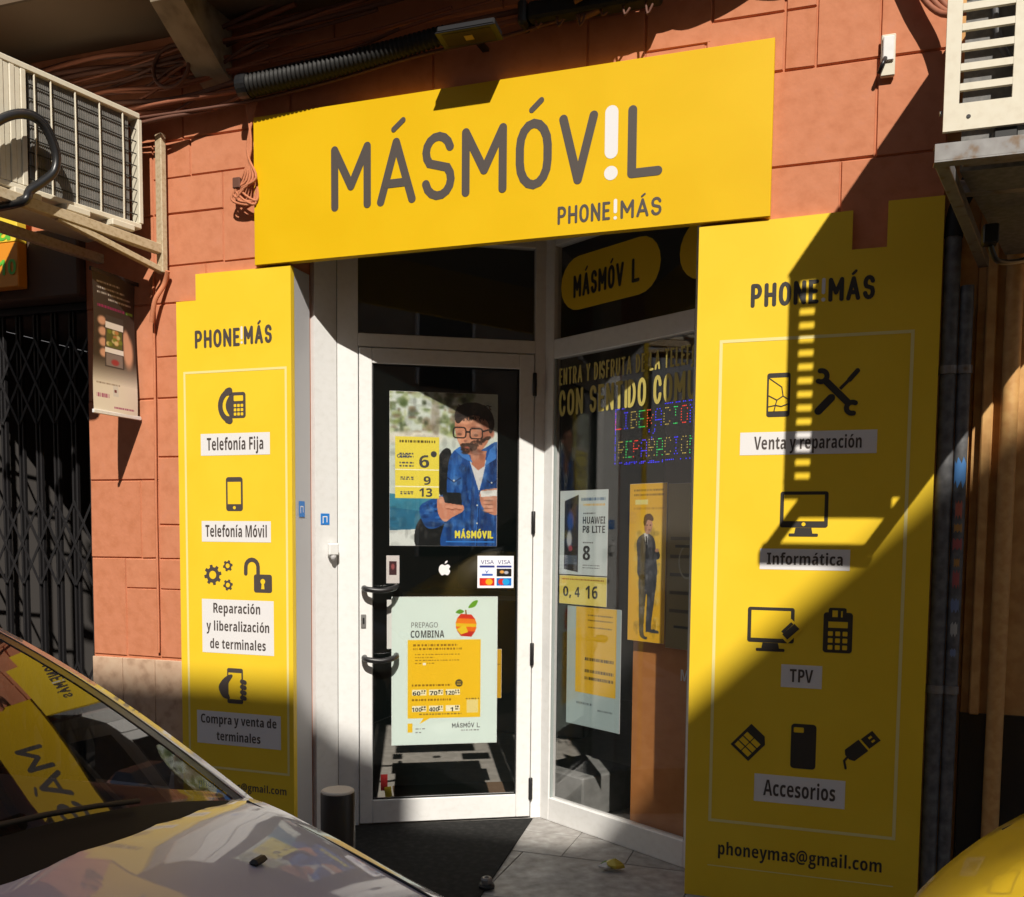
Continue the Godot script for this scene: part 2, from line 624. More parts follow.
func materials() -> void:
	var m: StandardMaterial3D
	# salmon masonry paint, weathered
	m = mat(Color.WHITE, 0.85, 0, 0.3)
	m.albedo_texture = nzc(0.012, 3, 5, 1024, [lin(0.51, 0.188, 0.096), lin(0.555, 0.214, 0.113), lin(0.575, 0.224, 0.12), lin(0.565, 0.226, 0.13)], [0.05, 0.4, 0.65, 0.95])
	m.heightmap_enabled = true
	m.heightmap_texture = nz(0.05, 8, 4, 512)
	m.heightmap_scale = 0.07
	M.wall = tri(m, 0.9)
	m = mat(Color.WHITE, 0.85, 0, 0.3)
	m.albedo_texture = nzc(0.02, 13, 5, 512, [lin(0.5, 0.182, 0.09), lin(0.55, 0.208, 0.109), lin(0.575, 0.22, 0.119)], [0.1, 0.5, 0.9])
	m.heightmap_enabled = true
	m.heightmap_texture = nz(0.05, 18, 4, 512)
	m.heightmap_scale = 0.07
	M.wall2 = tri(m, 1.1)
	m = mat(Color.WHITE, 0.8, 0, 0.3)
	m.albedo_texture = nzc(0.02, 5, 5, 512, [lin(0.42, 0.27, 0.18), lin(0.56, 0.38, 0.26), lin(0.6, 0.43, 0.3)], [0.15, 0.5, 0.9])
	M.dado = tri(m, 1.0)
	M.mortar = mat(lin(0.36, 0.125, 0.065), 0.9)
	# vinyl on the boards
	M.yellow = _vinyl(lin(0.86, 0.58, 0.03), lin(0.885, 0.605, 0.036), 21)
	M.yellow_sign = _vinyl(lin(0.74, 0.455, 0.003), lin(0.765, 0.475, 0.005), 22)
	M.yellow_print = mat(lin(0.87, 0.58, 0.027), 0.42, 0.0, 0.4)
	M.ink = mat(lin(0.035, 0.03, 0.026), 0.5)
	M.ink_soft = mat(lin(0.075, 0.06, 0.055), 0.5)
	M.ink_sign = mat(lin(0.085, 0.07, 0.062), 0.45)
	M.white_print = mat(lin(0.78, 0.76, 0.76), 0.4)
	M.cream_line = mat(lin(0.84, 0.72, 0.3), 0.45)
	# lacquered white aluminium
	m = mat(Color.WHITE, 0.35, 0, 0.5)
	m.albedo_texture = nzc(0.03, 31, 5, 512, [lin(0.7, 0.69, 0.67), lin(0.755, 0.75, 0.735), lin(0.78, 0.775, 0.765)], [0.05, 0.4, 0.9])
	M.alu = tri(m, 1.5)
	M.alu_grey = mat(lin(0.5, 0.49, 0.5), 0.4)
	M.dark = mat(lin(0.012, 0.011, 0.011), 0.45)
	M.black_metal = mat(lin(0.016, 0.015, 0.016), 0.4, 0.0, 0.5)
	M.rubber = mat(lin(0.01, 0.01, 0.01), 0.6)
	m = mat(lin(0.02, 0.03, 0.028, 0.06), 0.01, 0, 0.5)
	m.transparency = BaseMaterial3D.TRANSPARENCY_ALPHA
	M.glass = m
	m = mat(lin(0.5, 0.5, 0.48, 0.12), 0.08, 0, 0.5)
	m.transparency = BaseMaterial3D.TRANSPARENCY_ALPHA
	M.film = m
	# painted steel casings
	m = mat(Color.WHITE, 0.5, 0, 0.5)
	m.albedo_texture = nzc(0.025, 41, 5, 512, [lin(0.62, 0.56, 0.44), lin(0.66, 0.605, 0.48), lin(0.68, 0.63, 0.51)], [0.05, 0.4, 0.9])
	M.casing = tri(m, 2.0)
	m = mat(Color.WHITE, 0.6, 0.0)
	m.albedo_texture = nzc(0.03, 43, 5, 512, [lin(0.38, 0.28, 0.16), lin(0.5, 0.4, 0.26), lin(0.55, 0.45, 0.3)], [0.1, 0.45, 0.9])
	M.bracket = tri(m, 2.5)
	m = mat(Color.WHITE, 0.45, 0.35)
	m.albedo_texture = nzc(0.03, 44, 5, 512, [lin(0.15, 0.1, 0.065), lin(0.2, 0.19, 0.185), lin(0.26, 0.255, 0.25)], [0.12, 0.35, 0.9])
	M.steel = tri(m, 1.0)
	# concrete slab, paving, asphalt
	m = mat(Color.WHITE, 0.9)
	m.albedo_texture = nzc(0.02, 51, 5, 512, [lin(0.2, 0.15, 0.1), lin(0.33, 0.26, 0.18), lin(0.38, 0.3, 0.21)], [0.1, 0.5, 0.9])
	M.concrete = tri(m, 0.8)
	for k in 3:
		m = mat(Color.WHITE, 0.75)
		var f: float = [1.0, 0.9, 1.08][k]
		m.albedo_texture = nzc(0.018, 61 + k, 6, 512, [lin(0.2 * f, 0.185 * f, 0.17 * f), lin(0.265 * f, 0.25 * f, 0.235 * f), lin(0.3 * f, 0.285 * f, 0.27 * f), lin(0.38 * f, 0.37 * f, 0.36 * f)], [0.1, 0.42, 0.65, 0.95])
		m.roughness_texture = nz(0.02, 66 + k, 4, 256, 0.5, 1.0)
		M["paving%d" % k] = tri(m, 1.3)
	m = mat(Color.WHITE, 0.92, 0.0, 0.25)
	m.albedo_texture = nzc(0.02, 71, 6, 512, [lin(0.014, 0.0138, 0.0135), lin(0.019, 0.0187, 0.018), lin(0.032, 0.031, 0.03)], [0.2, 0.6, 0.97])
	m.heightmap_enabled = true
	m.heightmap_texture = nz(0.25, 73, 2, 256)
	m.heightmap_scale = 0.08
	M.mat_black = tri(m, 2.0)
	m = mat(Color.WHITE, 0.9)
	m.albedo_texture = nzc(0.15, 75, 3, 512, [lin(0.025, 0.025, 0.026), lin(0.06, 0.06, 0.06), lin(0.11, 0.105, 0.1)], [0.1, 0.5, 0.95])
	M.asphalt = tri(m, 1.2)
	m = mat(Color.WHITE, 0.5)
	m.albedo_texture = nzc(0.012, 81, 5, 512, [lin(0.26, 0.2, 0.14), lin(0.32, 0.25, 0.18), lin(0.36, 0.29, 0.21)], [0.2, 0.5, 0.8])
	M.opposite = tri(m, 0.3)
	# old cables over-painted with wall paint
	M.cable = mat(lin(0.13, 0.05, 0.03), 0.7)
	M.cable2 = mat(lin(0.3, 0.1, 0.05), 0.7)
	M.cable_black = mat(lin(0.014, 0.014, 0.015), 0.35)
	M.duct = mat(lin(0.018, 0.017, 0.016), 0.6, 0.0, 0.35)
	M.orange_wall = tri(_noisy(lin(0.5, 0.26, 0.085), lin(0.62, 0.36, 0.13), 0.02, 91, 0.8), 1.0)
	M.orange_pipe = tri(_noisy(lin(0.55, 0.28, 0.09), lin(0.64, 0.37, 0.13), 0.03, 92, 0.6), 1.5)
	M.pipe = tri(_noisy(lin(0.07, 0.07, 0.072), lin(0.15, 0.15, 0.155), 0.02, 93, 0.6), 1.5)
	M.column = tri(_noisy(lin(0.52, 0.2, 0.05), lin(0.6, 0.25, 0.07), 0.02, 94, 0.5), 1.0)
	M.room = mat(lin(0.1, 0.09, 0.085), 0.8)  # shade put into the colour: darker than white shop walls would be
	M.brown_box = mat(lin(0.09, 0.055, 0.035), 0.7)
	M.skin = mat(lin(0.5, 0.28, 0.18), 0.5)

func _vinyl(a: Color, b: Color, s: int) -> StandardMaterial3D:
	var m := mat(Color.WHITE, 0.42, 0, 0.4)
	m.albedo_texture = nzc(0.008, s, 3, 512, [a, b], [0.25, 0.75])
	return tri(m, 0.5)

func _noisy(a: Color, b: Color, f: float, s: int, rough: float) -> StandardMaterial3D:
	var m := mat(Color.WHITE, rough)
	m.albedo_texture = nzc(f, s, 5, 512, [a, b], [0.25, 0.75])
	return m

# ---------------------------------------------------------------- ground
func ground() -> void:
	var st := S()
	quad(st, Vector3(-60, ROAD, 60), Vector3(60, ROAD, 60), Vector3(60, ROAD, -0.05), Vector3(-60, ROAD, -0.05))
	structure(st, "road", M.asphalt)
	var pav := Node3D.new()
	pav.name = "pavement"
	pav.set_meta("kind", "structure")
	add_child(pav)
	box("bed", M.asphalt, pav, -12, 12, ROAD - 0.1, -0.014, -0.28, 1.4)
	box("kerb", M.paving1, pav, -12, 12, ROAD - 0.1, -0.004, 1.405, 1.56, 0.012)
	var rng := RandomNumberGenerator.new()
	rng.seed = 4
	var slab := []
	for k in 3:
		var s := S()
		cbox(s, Vector3.ZERO, Vector3(0.796, 0.03, 0.556), 0.0015)
		s.generate_normals()
		slab.append(s.commit())
	for i in 12:
		for j in 3:
			inst(slab[0], "paving_slab", M["paving%d" % rng.randi_range(0, 2)], pav, Vector3(-5.75 + 0.8 * i, -0.015 + rng.randf_range(-0.0012, 0.0008), 0.018 + 0.56 * j))
	# tiled floor of the entrance recess: tiles cut to the wedge between door and window
	var rec := Node3D.new()
	rec.name = "entrance_floor"
	rec.set_meta("kind", "structure")
	add_child(rec)
	var wedge := PackedVector2Array([Vector2(-2.41, -0.262), Vector2(-2.4, -0.28), Vector2(-1.44, -0.82), Vector2(-0.56, -0.28), Vector2(-0.56, -0.262)])
	var bed := S()
	prism(bed, Array(wedge), -0.06, -0.009)
	put(bed, "bed", M.asphalt, rec)
	for i in 8:
		for j in 3:
			var x := -2.6 + 0.3 * i - 0.06
			var z := -0.865 + 0.3 * j
			var t := PackedVector2Array(rect(x, x + 0.296, z, z + 0.296))
			for p in Geometry2D.intersect_polygons(t, wedge):
				var s := S()
				prism(s, Array(p), -0.02, 0.0)
				put(s, "floor_tile", M["paving%d" % rng.randi_range(0, 2)], rec)

func block_mesh(w: float, h: float, rng: RandomNumberGenerator) -> Mesh:
	var s := S()
	var d := 0.01
	# chamfered face with slightly uneven corners
	var b := 0.004
	var f := []
	var e := []
	for q in [Vector2(-1, -1), Vector2(1, -1), Vector2(1, 1), Vector2(-1, 1)]:
		var j := Vector2(rng.randf_range(-0.0022, 0.0022), rng.randf_range(-0.0022, 0.0022))
		f.append(Vector3(q.x * (w / 2 - b) + j.x, q.y * (h / 2 - b) + j.y, d + rng.randf_range(-0.0012, 0.0012)))
		e.append(Vector3(q.x * w / 2 + j.x * 0.5, q.y * h / 2 + j.y * 0.5, 0.002))
	quad(s, f[0], f[1], f[2], f[3])
	for i in 4:
		quad(s, e[i], e[(i + 1) % 4], f[(i + 1) % 4], f[i])
		var k0: Vector3 = e[i]
		var k1: Vector3 = e[(i + 1) % 4]
		quad(s, Vector3(k0.x, k0.y, -0.01), Vector3(k1.x, k1.y, -0.01), k1, k0)
	s.generate_normals()
	return s.commit()

func wall() -> void:
	var w := thing("painted_wall", "salmon painted masonry wall of large blocks around the yellow shop boards", "wall")
	var core := S()
	bb(core, -3.62, -2.432, 0.0, 3.0, -0.28, -0.037)
	bb(core, -0.552, 0.342, 0.0, 3.0, -0.28, -0.037)
	bb(core, -4.7, 0.342, 3.0, 7.5, -0.28, -0.037)
	put(core, "wall_core", M.wall2, w)
	var rng := RandomNumberGenerator.new()
	rng.seed = 11
	var L := []
	# left of the boards
	L.append_array([[-3.62, -3.407, 0.853, 1.352], [-3.407, -3.2, 0.853, 1.199], [-3.407, -3.2, 1.199, 1.352], [-3.62, -3.305, 1.352, 1.743], [-3.305, -3.2, 1.352, 1.743], [-3.62, -3.2, 1.743, 2.14], [-3.62, -3.2, 2.14, 2.596], [-3.62, -3.2, 2.596, 3.019], [-3.62, -3.2, 3.019, 3.362]])
	for q in [[0.853, 1.199], [1.199, 1.352], [1.352, 1.519], [1.519, 1.853], [1.853, 2.14], [2.14, 2.342], [2.342, 2.596], [2.596, 2.772]]:
		L.append([-3.2, -2.9, q[0], q[1]])
	L.append_array([[-2.9, -2.43, 2.596, 2.772], [-3.2, -2.8, 2.772, 3.019], [-2.8, -2.43, 2.772, 3.189], [-3.2, -2.8, 3.019, 3.189], [-3.2, -2.98, 3.189, 3.362], [-2.98, -2.43, 3.189, 3.362]])
	# right of the sign
	L.append_array([[-0.55, -0.028, 2.6, 2.922], [-0.028, 0.342, 2.56, 2.922], [-0.55, 0.092, 2.922, 3.281], [0.092, 0.342, 2.922, 3.281], [-0.55, -0.247, 3.281, 3.505], [-0.247, -0.13, 3.281, 3.505], [-0.13, 0.098, 3.281, 3.66], [0.098, 0.342, 3.281, 3.66], [-0.525, -0.247, 3.505, 3.74], [-0.247, -0.13, 3.505, 3.74]])
	# above the sign
	L.append_array([[-3.62, -3.02, 3.362, 3.7], [-3.02, -2.43, 3.362, 3.7], [-2.43, -1.72, 3.0, 3.6], [-1.72, -1.03, 3.0, 3.6], [-1.03, -0.79, 3.0, 3.6], [-0.79, -0.55, 3.0, 3.43], [-0.79, -0.525, 3.43, 3.74]])
	for q in [[-3.62, -2.9], [-2.9, -2.2], [-2.2, -1.4], [-1.4, -0.8]]:
		L.append([q[0], q[1], 3.7, 4.15])
	for q in [[-0.8, -0.3], [-0.3, 0.342]]:
		L.append([q[0], q[1], 3.74, 4.15])
	for q in L:
		var g := 0.0042
		var bw: float = q[1] - q[0] - g
		var bh: float = q[3] - q[2] - g
		var top: float = q[3]
		if q[0] > -2.5 and q[1] < -0.5 and q[3] == 3.6:
			top = q[3]
		inst(block_mesh(bw, bh, rng), "wall_block", M.wall if rng.randf() < 0.6 else M.wall2, w, Vector3((q[0] + q[1]) / 2, (q[2] + top) / 2, -0.039))
	# beige dado tiles below
	for q in [[-3.62, -3.43], [-3.43, -3.23], [-3.23, -3.04]]:
		box("dado_tile", M.dado, w, q[0] + 0.001, q[1] - 0.002, 0.0, 0.842, -0.04, -0.02, 0.002)
	# thin over-painted conduit
	var st := S()
	tube(st, smooth([Vector3(-3.2, 2.72, -0.018), Vector3(-3.197, 2.2, -0.016), Vector3(-3.203, 1.6, -0.017), Vector3(-3.2, 1.1, -0.016), Vector3(-3.202, 0.88, -0.017)], 4), 0.006, 8)
	put(st, "conduit", M.wall2, w)
	# white lining of the reveal beside the door
	box("reveal_lining", M.alu_grey, w, -2.434, -2.42, 0.0, 2.715, -0.17, -0.024, 0.001)

# building across the street: its roofline casts the soft shadow low on the shop front
func opposite() -> void:
	var b := thing("opposite_building", "brown apartment house across the street whose roof shades the pavement", "building", Vector3(0, ROAD, 10.0))
	var k := 10.0
	var up := k * SUN.y - ROAD
	var sh := k * SUN.x
	var pts := [Vector2(-22, 0), Vector2(14, 0), Vector2(14, 17.5), Vector2(0.9 + sh, 2.23 + up), Vector2(-0.97 + sh, 0.4 + up), Vector2(-1.8 + sh, 0.4 + up), Vector2(-1.8 + sh, 0.76 + up), Vector2(-22, 0.76 + up)]
	var hole := PackedVector2Array(rect(3.35, 4.7, 8.45 - ROAD, 9.4 - ROAD))  # made-up opening, cut so sunlight reaches the yellow car
	for half in [rect(-30, 4.0, -1, 30), rect(4.0, 30, -1, 30)]:
		for q in Geometry2D.intersect_polygons(PackedVector2Array(pts), PackedVector2Array(half)):
			for w in Geometry2D.clip_polygons(q, hole):
				var s := S()
				plate(s, Array(w), 0.0, 0.6)
				put(s, "wall", M.opposite, b)
	for i in 6:
		for j in 3:
			var x := -11.0 + i * 3.2
			var y := 1.2 + j * 3.1
			var win := box("window", M.dark, b, x, x + 1.2, y, y + 1.7, -0.03, -0.001)
			box("frame", M.alu, win, x - 0.06, x, y, y + 1.7, -0.06, -0.001)
			box("frame", M.alu, win, x + 1.2, x + 1.26, y, y + 1.7, -0.06, -0.001)

func neighbour_left() -> void:
	# dark shop next door behind a folding gate
	var n := thing("neighbour_shop", "dark shop next door with brown fascia left of the salmon wall", "building")
	box("fascia", M.brown_box, n, -4.7, -3.62, 2.66, 3.0, -0.28, 0.02, 0.01)
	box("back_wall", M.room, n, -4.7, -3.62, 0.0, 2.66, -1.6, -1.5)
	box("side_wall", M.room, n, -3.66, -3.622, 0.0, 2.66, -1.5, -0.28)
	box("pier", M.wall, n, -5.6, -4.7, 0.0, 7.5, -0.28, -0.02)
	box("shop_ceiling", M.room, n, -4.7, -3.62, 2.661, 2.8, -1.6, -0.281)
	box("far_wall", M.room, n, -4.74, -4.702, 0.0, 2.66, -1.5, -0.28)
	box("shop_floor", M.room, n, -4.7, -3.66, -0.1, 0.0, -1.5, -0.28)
	var sg := thing("shop_sign", "orange and yellow shop sign with green lettering above the folding gate", "sign", Vector3(-4.33, 2.9, 0.09))
	box("board", mat(lin(0.75, 0.28, 0.02), 0.5), sg, -0.5, 0.4, -0.19, 0.03, -0.06, 0.0, 0.004)
	box("stripe", mat(lin(0.85, 0.62, 0.05), 0.5), sg, -0.5, 0.4, 0.03, 0.23, -0.06, 0.002, 0.004)
	var green := mat(lin(0.12, 0.5, 0.05), 0.5)
	words(sg, "r", 0.225, 0.04, 0.1, 0.06, 0.004, green)
	words(sg, "a", 0.315, 0.04, 0.1, 0.09, 0.004, green)
	words(sg, "3 10", 0.29, -0.13, 0.075, 0.2, 0.003, green)
	# folding scissor gate
	var g := thing("folding_gate", "black folding scissor gate closed across the shop entrance next door", "gate", Vector3(0, 0, -0.12))
	var xs := []
	for i in 9:
		xs.append(-4.62 + i * 0.118)
	for x in xs:
		for s in [-0.013, 0.013]:
			var st := S()
			cbox(st, Vector3(x + s, 1.32, 0), Vector3(0.011, 2.62, 0.022), 0.002)
			put(st, "upright_bar", M.black_metal, g)
	for i in xs.size() - 1:
		for row in 3:
			var y0: float = [0.35, 1.2, 2.05][row]
			for k in 2:
				var st := S()
				bar(st, Vector3(xs[i], y0 + (0.0 if k == 0 else 0.22), 0.016 + 0.004 * k), Vector3(xs[i + 1], y0 + (0.22 if k == 0 else 0.0), 0.016 + 0.004 * k), 0.003, 0.014)
				put(st, "lattice_link", M.black_metal, g)
				st = S()
				bar(st, Vector3(xs[i], y0 + (0.22 if k == 0 else 0.44), 0.016 + 0.004 * k), Vector3(xs[i + 1], y0 + (0.44 if k == 0 else 0.22), 0.016 + 0.004 * k), 0.003, 0.014)
				put(st, "lattice_link", M.black_metal, g)
	box("end_post", M.black_metal, g, -3.665, -3.625, 0.0, 2.65, -0.03, 0.03, 0.004)
	box("top_rail", M.black_metal, g, -4.7, -3.62, 2.62, 2.655, -0.03, 0.03, 0.002)
	# hanging banner, hung square to the wall
	var rng := RandomNumberGenerator.new()
	rng.seed = 9
	var im := paint(128, 360, Color(0.2, 0.16, 0.13))
	for k in 40:
		var yy := 0.55 + k * 0.011
		im.fill_rect(Rect2i(0, int(yy * 720), 256, 10), Color(0.2, 0.16, 0.13).lerp(Color(0.86, 0.82, 0.75), clampf((yy - 0.58) / 0.2, 0, 1)))
	for r in [[0.06, 0.1, 0.62], [0.1, 0.1, 0.75], [0.135, 0.1, 0.9], [0.17, 0.35, 0.9]]:
		small_print(im, r[1], r[2], r[0], 0.014, Color(0.75, 0.72, 0.68), rng)
	small_print(im, 0.1, 0.75, 0.225, 0.02, Color(0.6, 0.12, 0.35), rng)
	poly(im, rect(0.78, 0.95, 0.225, 0.245), Color(0.4, 0.6, 0.2))
	var sk := Color(0.83, 0.62, 0.5)
	for k in 4:
		blob(im, Vector2(0.2 + 0.02 * k, 0.34 + 0.075 * k), 0.14, 0.045, sk)
	blob(im, Vector2(0.83, 0.52), 0.16, 0.16, sk)
	blob(im, Vector2(0.78, 0.43), 0.1, 0.09, sk)
	poly(im, rect(0.28, 0.72, 0.29, 0.66), Color(0.25, 0.22, 0.2))
	poly(im, rect(0.28, 0.72, 0.335, 0.38), Color(0.9, 0.88, 0.85))
	poly(im, rect(0.28, 0.72, 0.52, 0.555), Color(0.9, 0.88, 0.85))
	poly(im, rect(0.31, 0.69, 0.385, 0.515), Color(0.35, 0.36, 0.16))
	for k in 14:
		blob(im, Vector2(rng.randf_range(0.36, 0.66), rng.randf_range(0.4, 0.5)), 0.07, 0.022, [Color(0.85, 0.78, 0.55), Color(0.45, 0.5, 0.15), Color(0.75, 0.5, 0.3)][k % 3], 0.9)
	poly(im, rect(0.31, 0.69, 0.56, 0.65), Color(0.5, 0.45, 0.42))
	blob(im, Vector2(0.52, 0.62), 0.12, 0.03, Color(0.6, 0.2, 0.2))
	small_print(im, 0.08, 0.6, 0.78, 0.012, Color(0.5, 0.42, 0.35), rng)
	small_print(im, 0.08, 0.36, 0.86, 0.03, Color(0.6, 0.25, 0.4), rng)
	poly(im, rect(0.44, 0.56, 0.79, 0.87), Color(0.8, 0.78, 0.74))
	poly(im, rect(0.47, 0.52, 0.82, 0.84), Color(0.4, 0.2, 0.2))
	small_print(im, 0.45, 0.92, 0.945, 0.014, Color(0.6, 0.25, 0.4), rng)
	var bn := thing("hanging_banner", "dark hanging banner printed with a hand holding a phone beside the gate", "banner", Vector3(-3.29, 0, 0))
	var st := S()
	var rows := []
	for i in 9:
		var r := []
		for j in 5:
			var t := j / 4.0
			r.append(Vector3(0.006 * sin(i * 0.7 + t * 3.0), 2.72 - 0.645 * i / 8.0, 0.29 - t * 0.285))
		rows.append(r)
	st.set_smooth_group(3)
	for i in 8:
		for j in 4:
			var uv := func(a: int, c: int) -> Vector2: return Vector2(c / 4.0, a / 8.0)
			for q in [[i, j], [i, j + 1], [i + 1, j + 1], [i, j], [i + 1, j + 1], [i + 1, j]]:
				st.set_uv(uv.call(q[0], q[1]))
				st.add_vertex(rows[q[0]][q[1]])
	put(st, "sheet", picture(im, 0.6), bn)
	for y in [2.725, 2.075]:
		st = S()
		bar(st, Vector3(0, y, -0.02), Vector3(0, y, 0.3), 0.012, 0.018, 0.002)
		put(st, "rod", M.alu if y < 2.5 else M.black_metal, bn)
	bn.position.y = -0.03

func neighbour_right() -> void:
	var n := thing("orange_facade", "orange rendered facade with dark plinth right of the drainpipes", "building")
	box("render", M.orange_wall, n, 0.475, 3.2, 0.82, 7.5, -0.3, -0.1)
	box("pipe_chase", M.orange_wall, n, 0.344, 0.474, 0.0, 7.5, -0.3, -0.12)
	box("plinth", M.dark, n, 0.475, 3.2, 0.0, 0.82, -0.3, -0.085)
	box("post", M.orange_wall, n, 0.5, 0.535, 0.82, 4.0, -0.1, -0.06, 0.004)
	var st := S()
	tube(st, [Vector3(0.59, 0.0, -0.065), Vector3(0.592, 2.0, -0.065), Vector3(0.59, 4.2, -0.065)], 0.03, 16)
	var o := put(st, "orange_drainpipe", M.orange_pipe)
	tag(o, "slim drainpipe painted the same orange as the facade behind it", "pipe")
	var rng := RandomNumberGenerator.new()
	rng.seed = 21
	for k in 2:
		var x: float = [0.376, 0.43][k]
		var r: float = [0.029, 0.0235][k]
		var p := thing("drainpipe", ["thick grey drainpipe touching the right yellow board, smudged with old paint", "thinner grey drainpipe with blue sticker and graffiti, second from the yellow board"][k], "pipe", Vector3(x, 0, -0.035), 0.0, "grey drainpipes beside the right board")
		st = S()
		tube(st, [Vector3(0, 0, 0), Vector3(0.001, 1.2, 0), Vector3(0, 2.62 - 0.2 * k, 0)], r, 18)
		put(st, "shaft", M.pipe, p)
		for y in [0.9, 2.1]:
			st = S()
			lathe(st, Vector3(0, y, 0), [Vector2(0, 0), Vector2(r + 0.005, 0), Vector2(r + 0.005, 0.03), Vector2(0, 0.03)], 18, false)
			put(st, "clamp", M.steel, p)
		if k == 0:
			st = S()
			tube(st, smooth([Vector3(0, 2.6, 0), Vector3(0.01, 2.7, 0.0), Vector3(0.05, 2.8, 0), Vector3(0.1, 2.95, 0)], 4), r + 0.004, 14)
			put(st, "elbow", M.duct, p)
		else:
			# stickers and paint scrawls on the front of the pipe
			var cols := [lin(0.1, 0.3, 0.7), lin(0.45, 0.12, 0.08), lin(0.4, 0.2, 0.05), lin(0.35, 0.08, 0.08), lin(0.15, 0.2, 0.35), lin(0.4, 0.4, 0.38)]
			for q in [[1.74, 0.1, 0, 0.9], [1.6, 0.06, 1, 0.5], [1.53, 0.03, 2, 0.6], [1.47, 0.04, 3, 0.7], [1.4, 0.03, 2, 0.4], [1.34, 0.06, 3, 0.5], [1.24, 0.05, 4, 0.6], [1.15, 0.05, 5, 0.5], [1.06, 0.03, 4, 0.4]]:
				st = S()
				var m := 7
				for i in m:
					var t0: float = PI / 2 + q[3] * (1.0 - 2.0 * i / m) 
					var t1: float = PI / 2 + q[3] * (1.0 - 2.0 * (i + 1) / m)
					var h0: float = q[1] * (0.5 + 0.18 * sin(i * 2.1 + q[0] * 9))
					var h1: float = q[1] * (0.5 + 0.18 * sin((i + 1) * 2.1 + q[0] * 9))
					var rr := r + 0.0012
					quad(st, Vector3(cos(t0) * rr, q[0] - h0, sin(t0) * rr), Vector3(cos(t1) * rr, q[0] - h1, sin(t1) * rr), Vector3(cos(t1) * rr, q[0] + h1 * 0.8, sin(t1) * rr), Vector3(cos(t0) * rr, q[0] + h0 * 0.8, sin(t0) * rr))
				put(st, "sticker", mat(cols[q[2]], 0.6), p)

# ---------------------------------------------------------------- shop interior, door and window
func shop_room() -> void:
	var r := Node3D.new()
	r.name = "shop_room"
	r.set_meta("kind", "structure")
	add_child(r)
	var fl := S()
	prism(fl, [Vector2(-2.4, -0.31), Vector2(-1.44, -0.84), Vector2(-0.56, -0.32), Vector2(0.4, -0.3), Vector2(0.4, -4.5), Vector2(-3.4, -4.5), Vector2(-3.4, -0.31)], -0.1, -0.002)
	put(fl, "floor", tri(_noisy(lin(0.32, 0.3, 0.265), lin(0.4, 0.375, 0.335), 0.02, 101, 0.35), 1.0), r)
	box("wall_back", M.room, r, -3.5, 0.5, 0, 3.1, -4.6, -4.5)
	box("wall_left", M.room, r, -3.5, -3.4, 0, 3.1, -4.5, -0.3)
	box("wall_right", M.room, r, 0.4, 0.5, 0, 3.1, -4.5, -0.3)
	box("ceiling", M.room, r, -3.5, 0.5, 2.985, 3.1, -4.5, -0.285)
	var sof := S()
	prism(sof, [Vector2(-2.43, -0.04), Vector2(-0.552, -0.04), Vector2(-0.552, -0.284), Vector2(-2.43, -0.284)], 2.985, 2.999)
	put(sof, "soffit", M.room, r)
	# things in the shop
	var dm := box("door_mat", tri(_noisy(lin(0.11, 0.065, 0.035), lin(0.17, 0.105, 0.06), 0.2, 104, 0.95), 3.0), null, -0.36, 0.36, 0.0, 0.014, -0.25, 0.25, 0.004)
	dm.position = Vector3(-1.98, 0.0, -1.02)
	dm.rotation.y = U_DOOR
	tag(dm, "brown doormat lying on the shop floor behind the glass door", "doormat")
	var ct := thing("shop_counter", "dark sales counter deep inside the shop behind the door", "counter", Vector3(-2.4, 0, -3.0))
	box("body", mat(lin(0.05, 0.045, 0.04), 0.5), ct, -0.7, 0.7, 0.0, 1.0, -0.25, 0.25, 0.01)
	box("worktop", mat(lin(0.35, 0.33, 0.3), 0.4), ct, -0.74, 0.74, 1.0, 1.04, -0.28, 0.28, 0.006)
	# orange column and pale plinth behind the window
	var c := S()
	cbox(c, Vector3(0, 0.73, 0), Vector3(0.4, 1.46, 0.16), 0.004)
	var col := put(c, "orange_pillar", M.column)
	col.position = WIN_AT + Vector3(0.765, 0, 0).rotated(Vector3.UP, U_WIN) + Vector3(0, 0, -0.15).rotated(Vector3.UP, U_WIN)
	col.rotation.y = U_WIN
	tag(col, "orange painted pillar standing just inside the shop window", "pillar")
	var pl := box("display_plinth", tri(_noisy(lin(0.2, 0.2, 0.19), lin(0.26, 0.26, 0.25), 0.03, 105, 0.6), 1.0), null, -0.2, 0.2, 0.0, 0.22, -0.2, 0.2, 0.01)
	pl.position = Vector3(-1.28, 0, -1.12)
	pl.rotation.y = U_WIN
	tag(pl, "low pale display plinth on the floor inside the shop window", "plinth")
	# grey partition seen through the window
	var pt := box("grey_partition", mat(lin(0.2, 0.19, 0.19), 0.7), null, -0.22, 0.22, 0.0, 2.5, -0.03, 0.03, 0.005)
	pt.position = Vector3(-0.62, 0, -1.0)
	tag(pt, "tall grey partition panel standing behind the orange pillar", "partition")
	# colourful leaflets at the foot of the door
	var lf := thing("leaflet_stand", "small stand of red, yellow and blue leaflets at the foot of door", "leaflets", Vector3(-2.2, 0, -0.52), U_DOOR)
	lf.scale = Vector3.ONE * 0.72
	for q in [[lin(0.5, 0.03, 0.03), 0.0, 0.2, 0.12], [lin(0.75, 0.6, 0.05), 0.03, 0.13, 0.1], [lin(0.03, 0.12, 0.45), 0.0, 0.0, 0.14], [lin(0.6, 0.55, 0.25), 0.06, 0.04, 0.12]]:
		var s := S()
		cbox(s, Vector3(q[1], q[2] + q[3] / 2, q[1] * 0.3), Vector3(0.05, q[3], 0.004), 0.001, Basis(Vector3.BACK, q[1] * 4))
		put(s, "leaflet", mat(q[0], 0.5), lf)

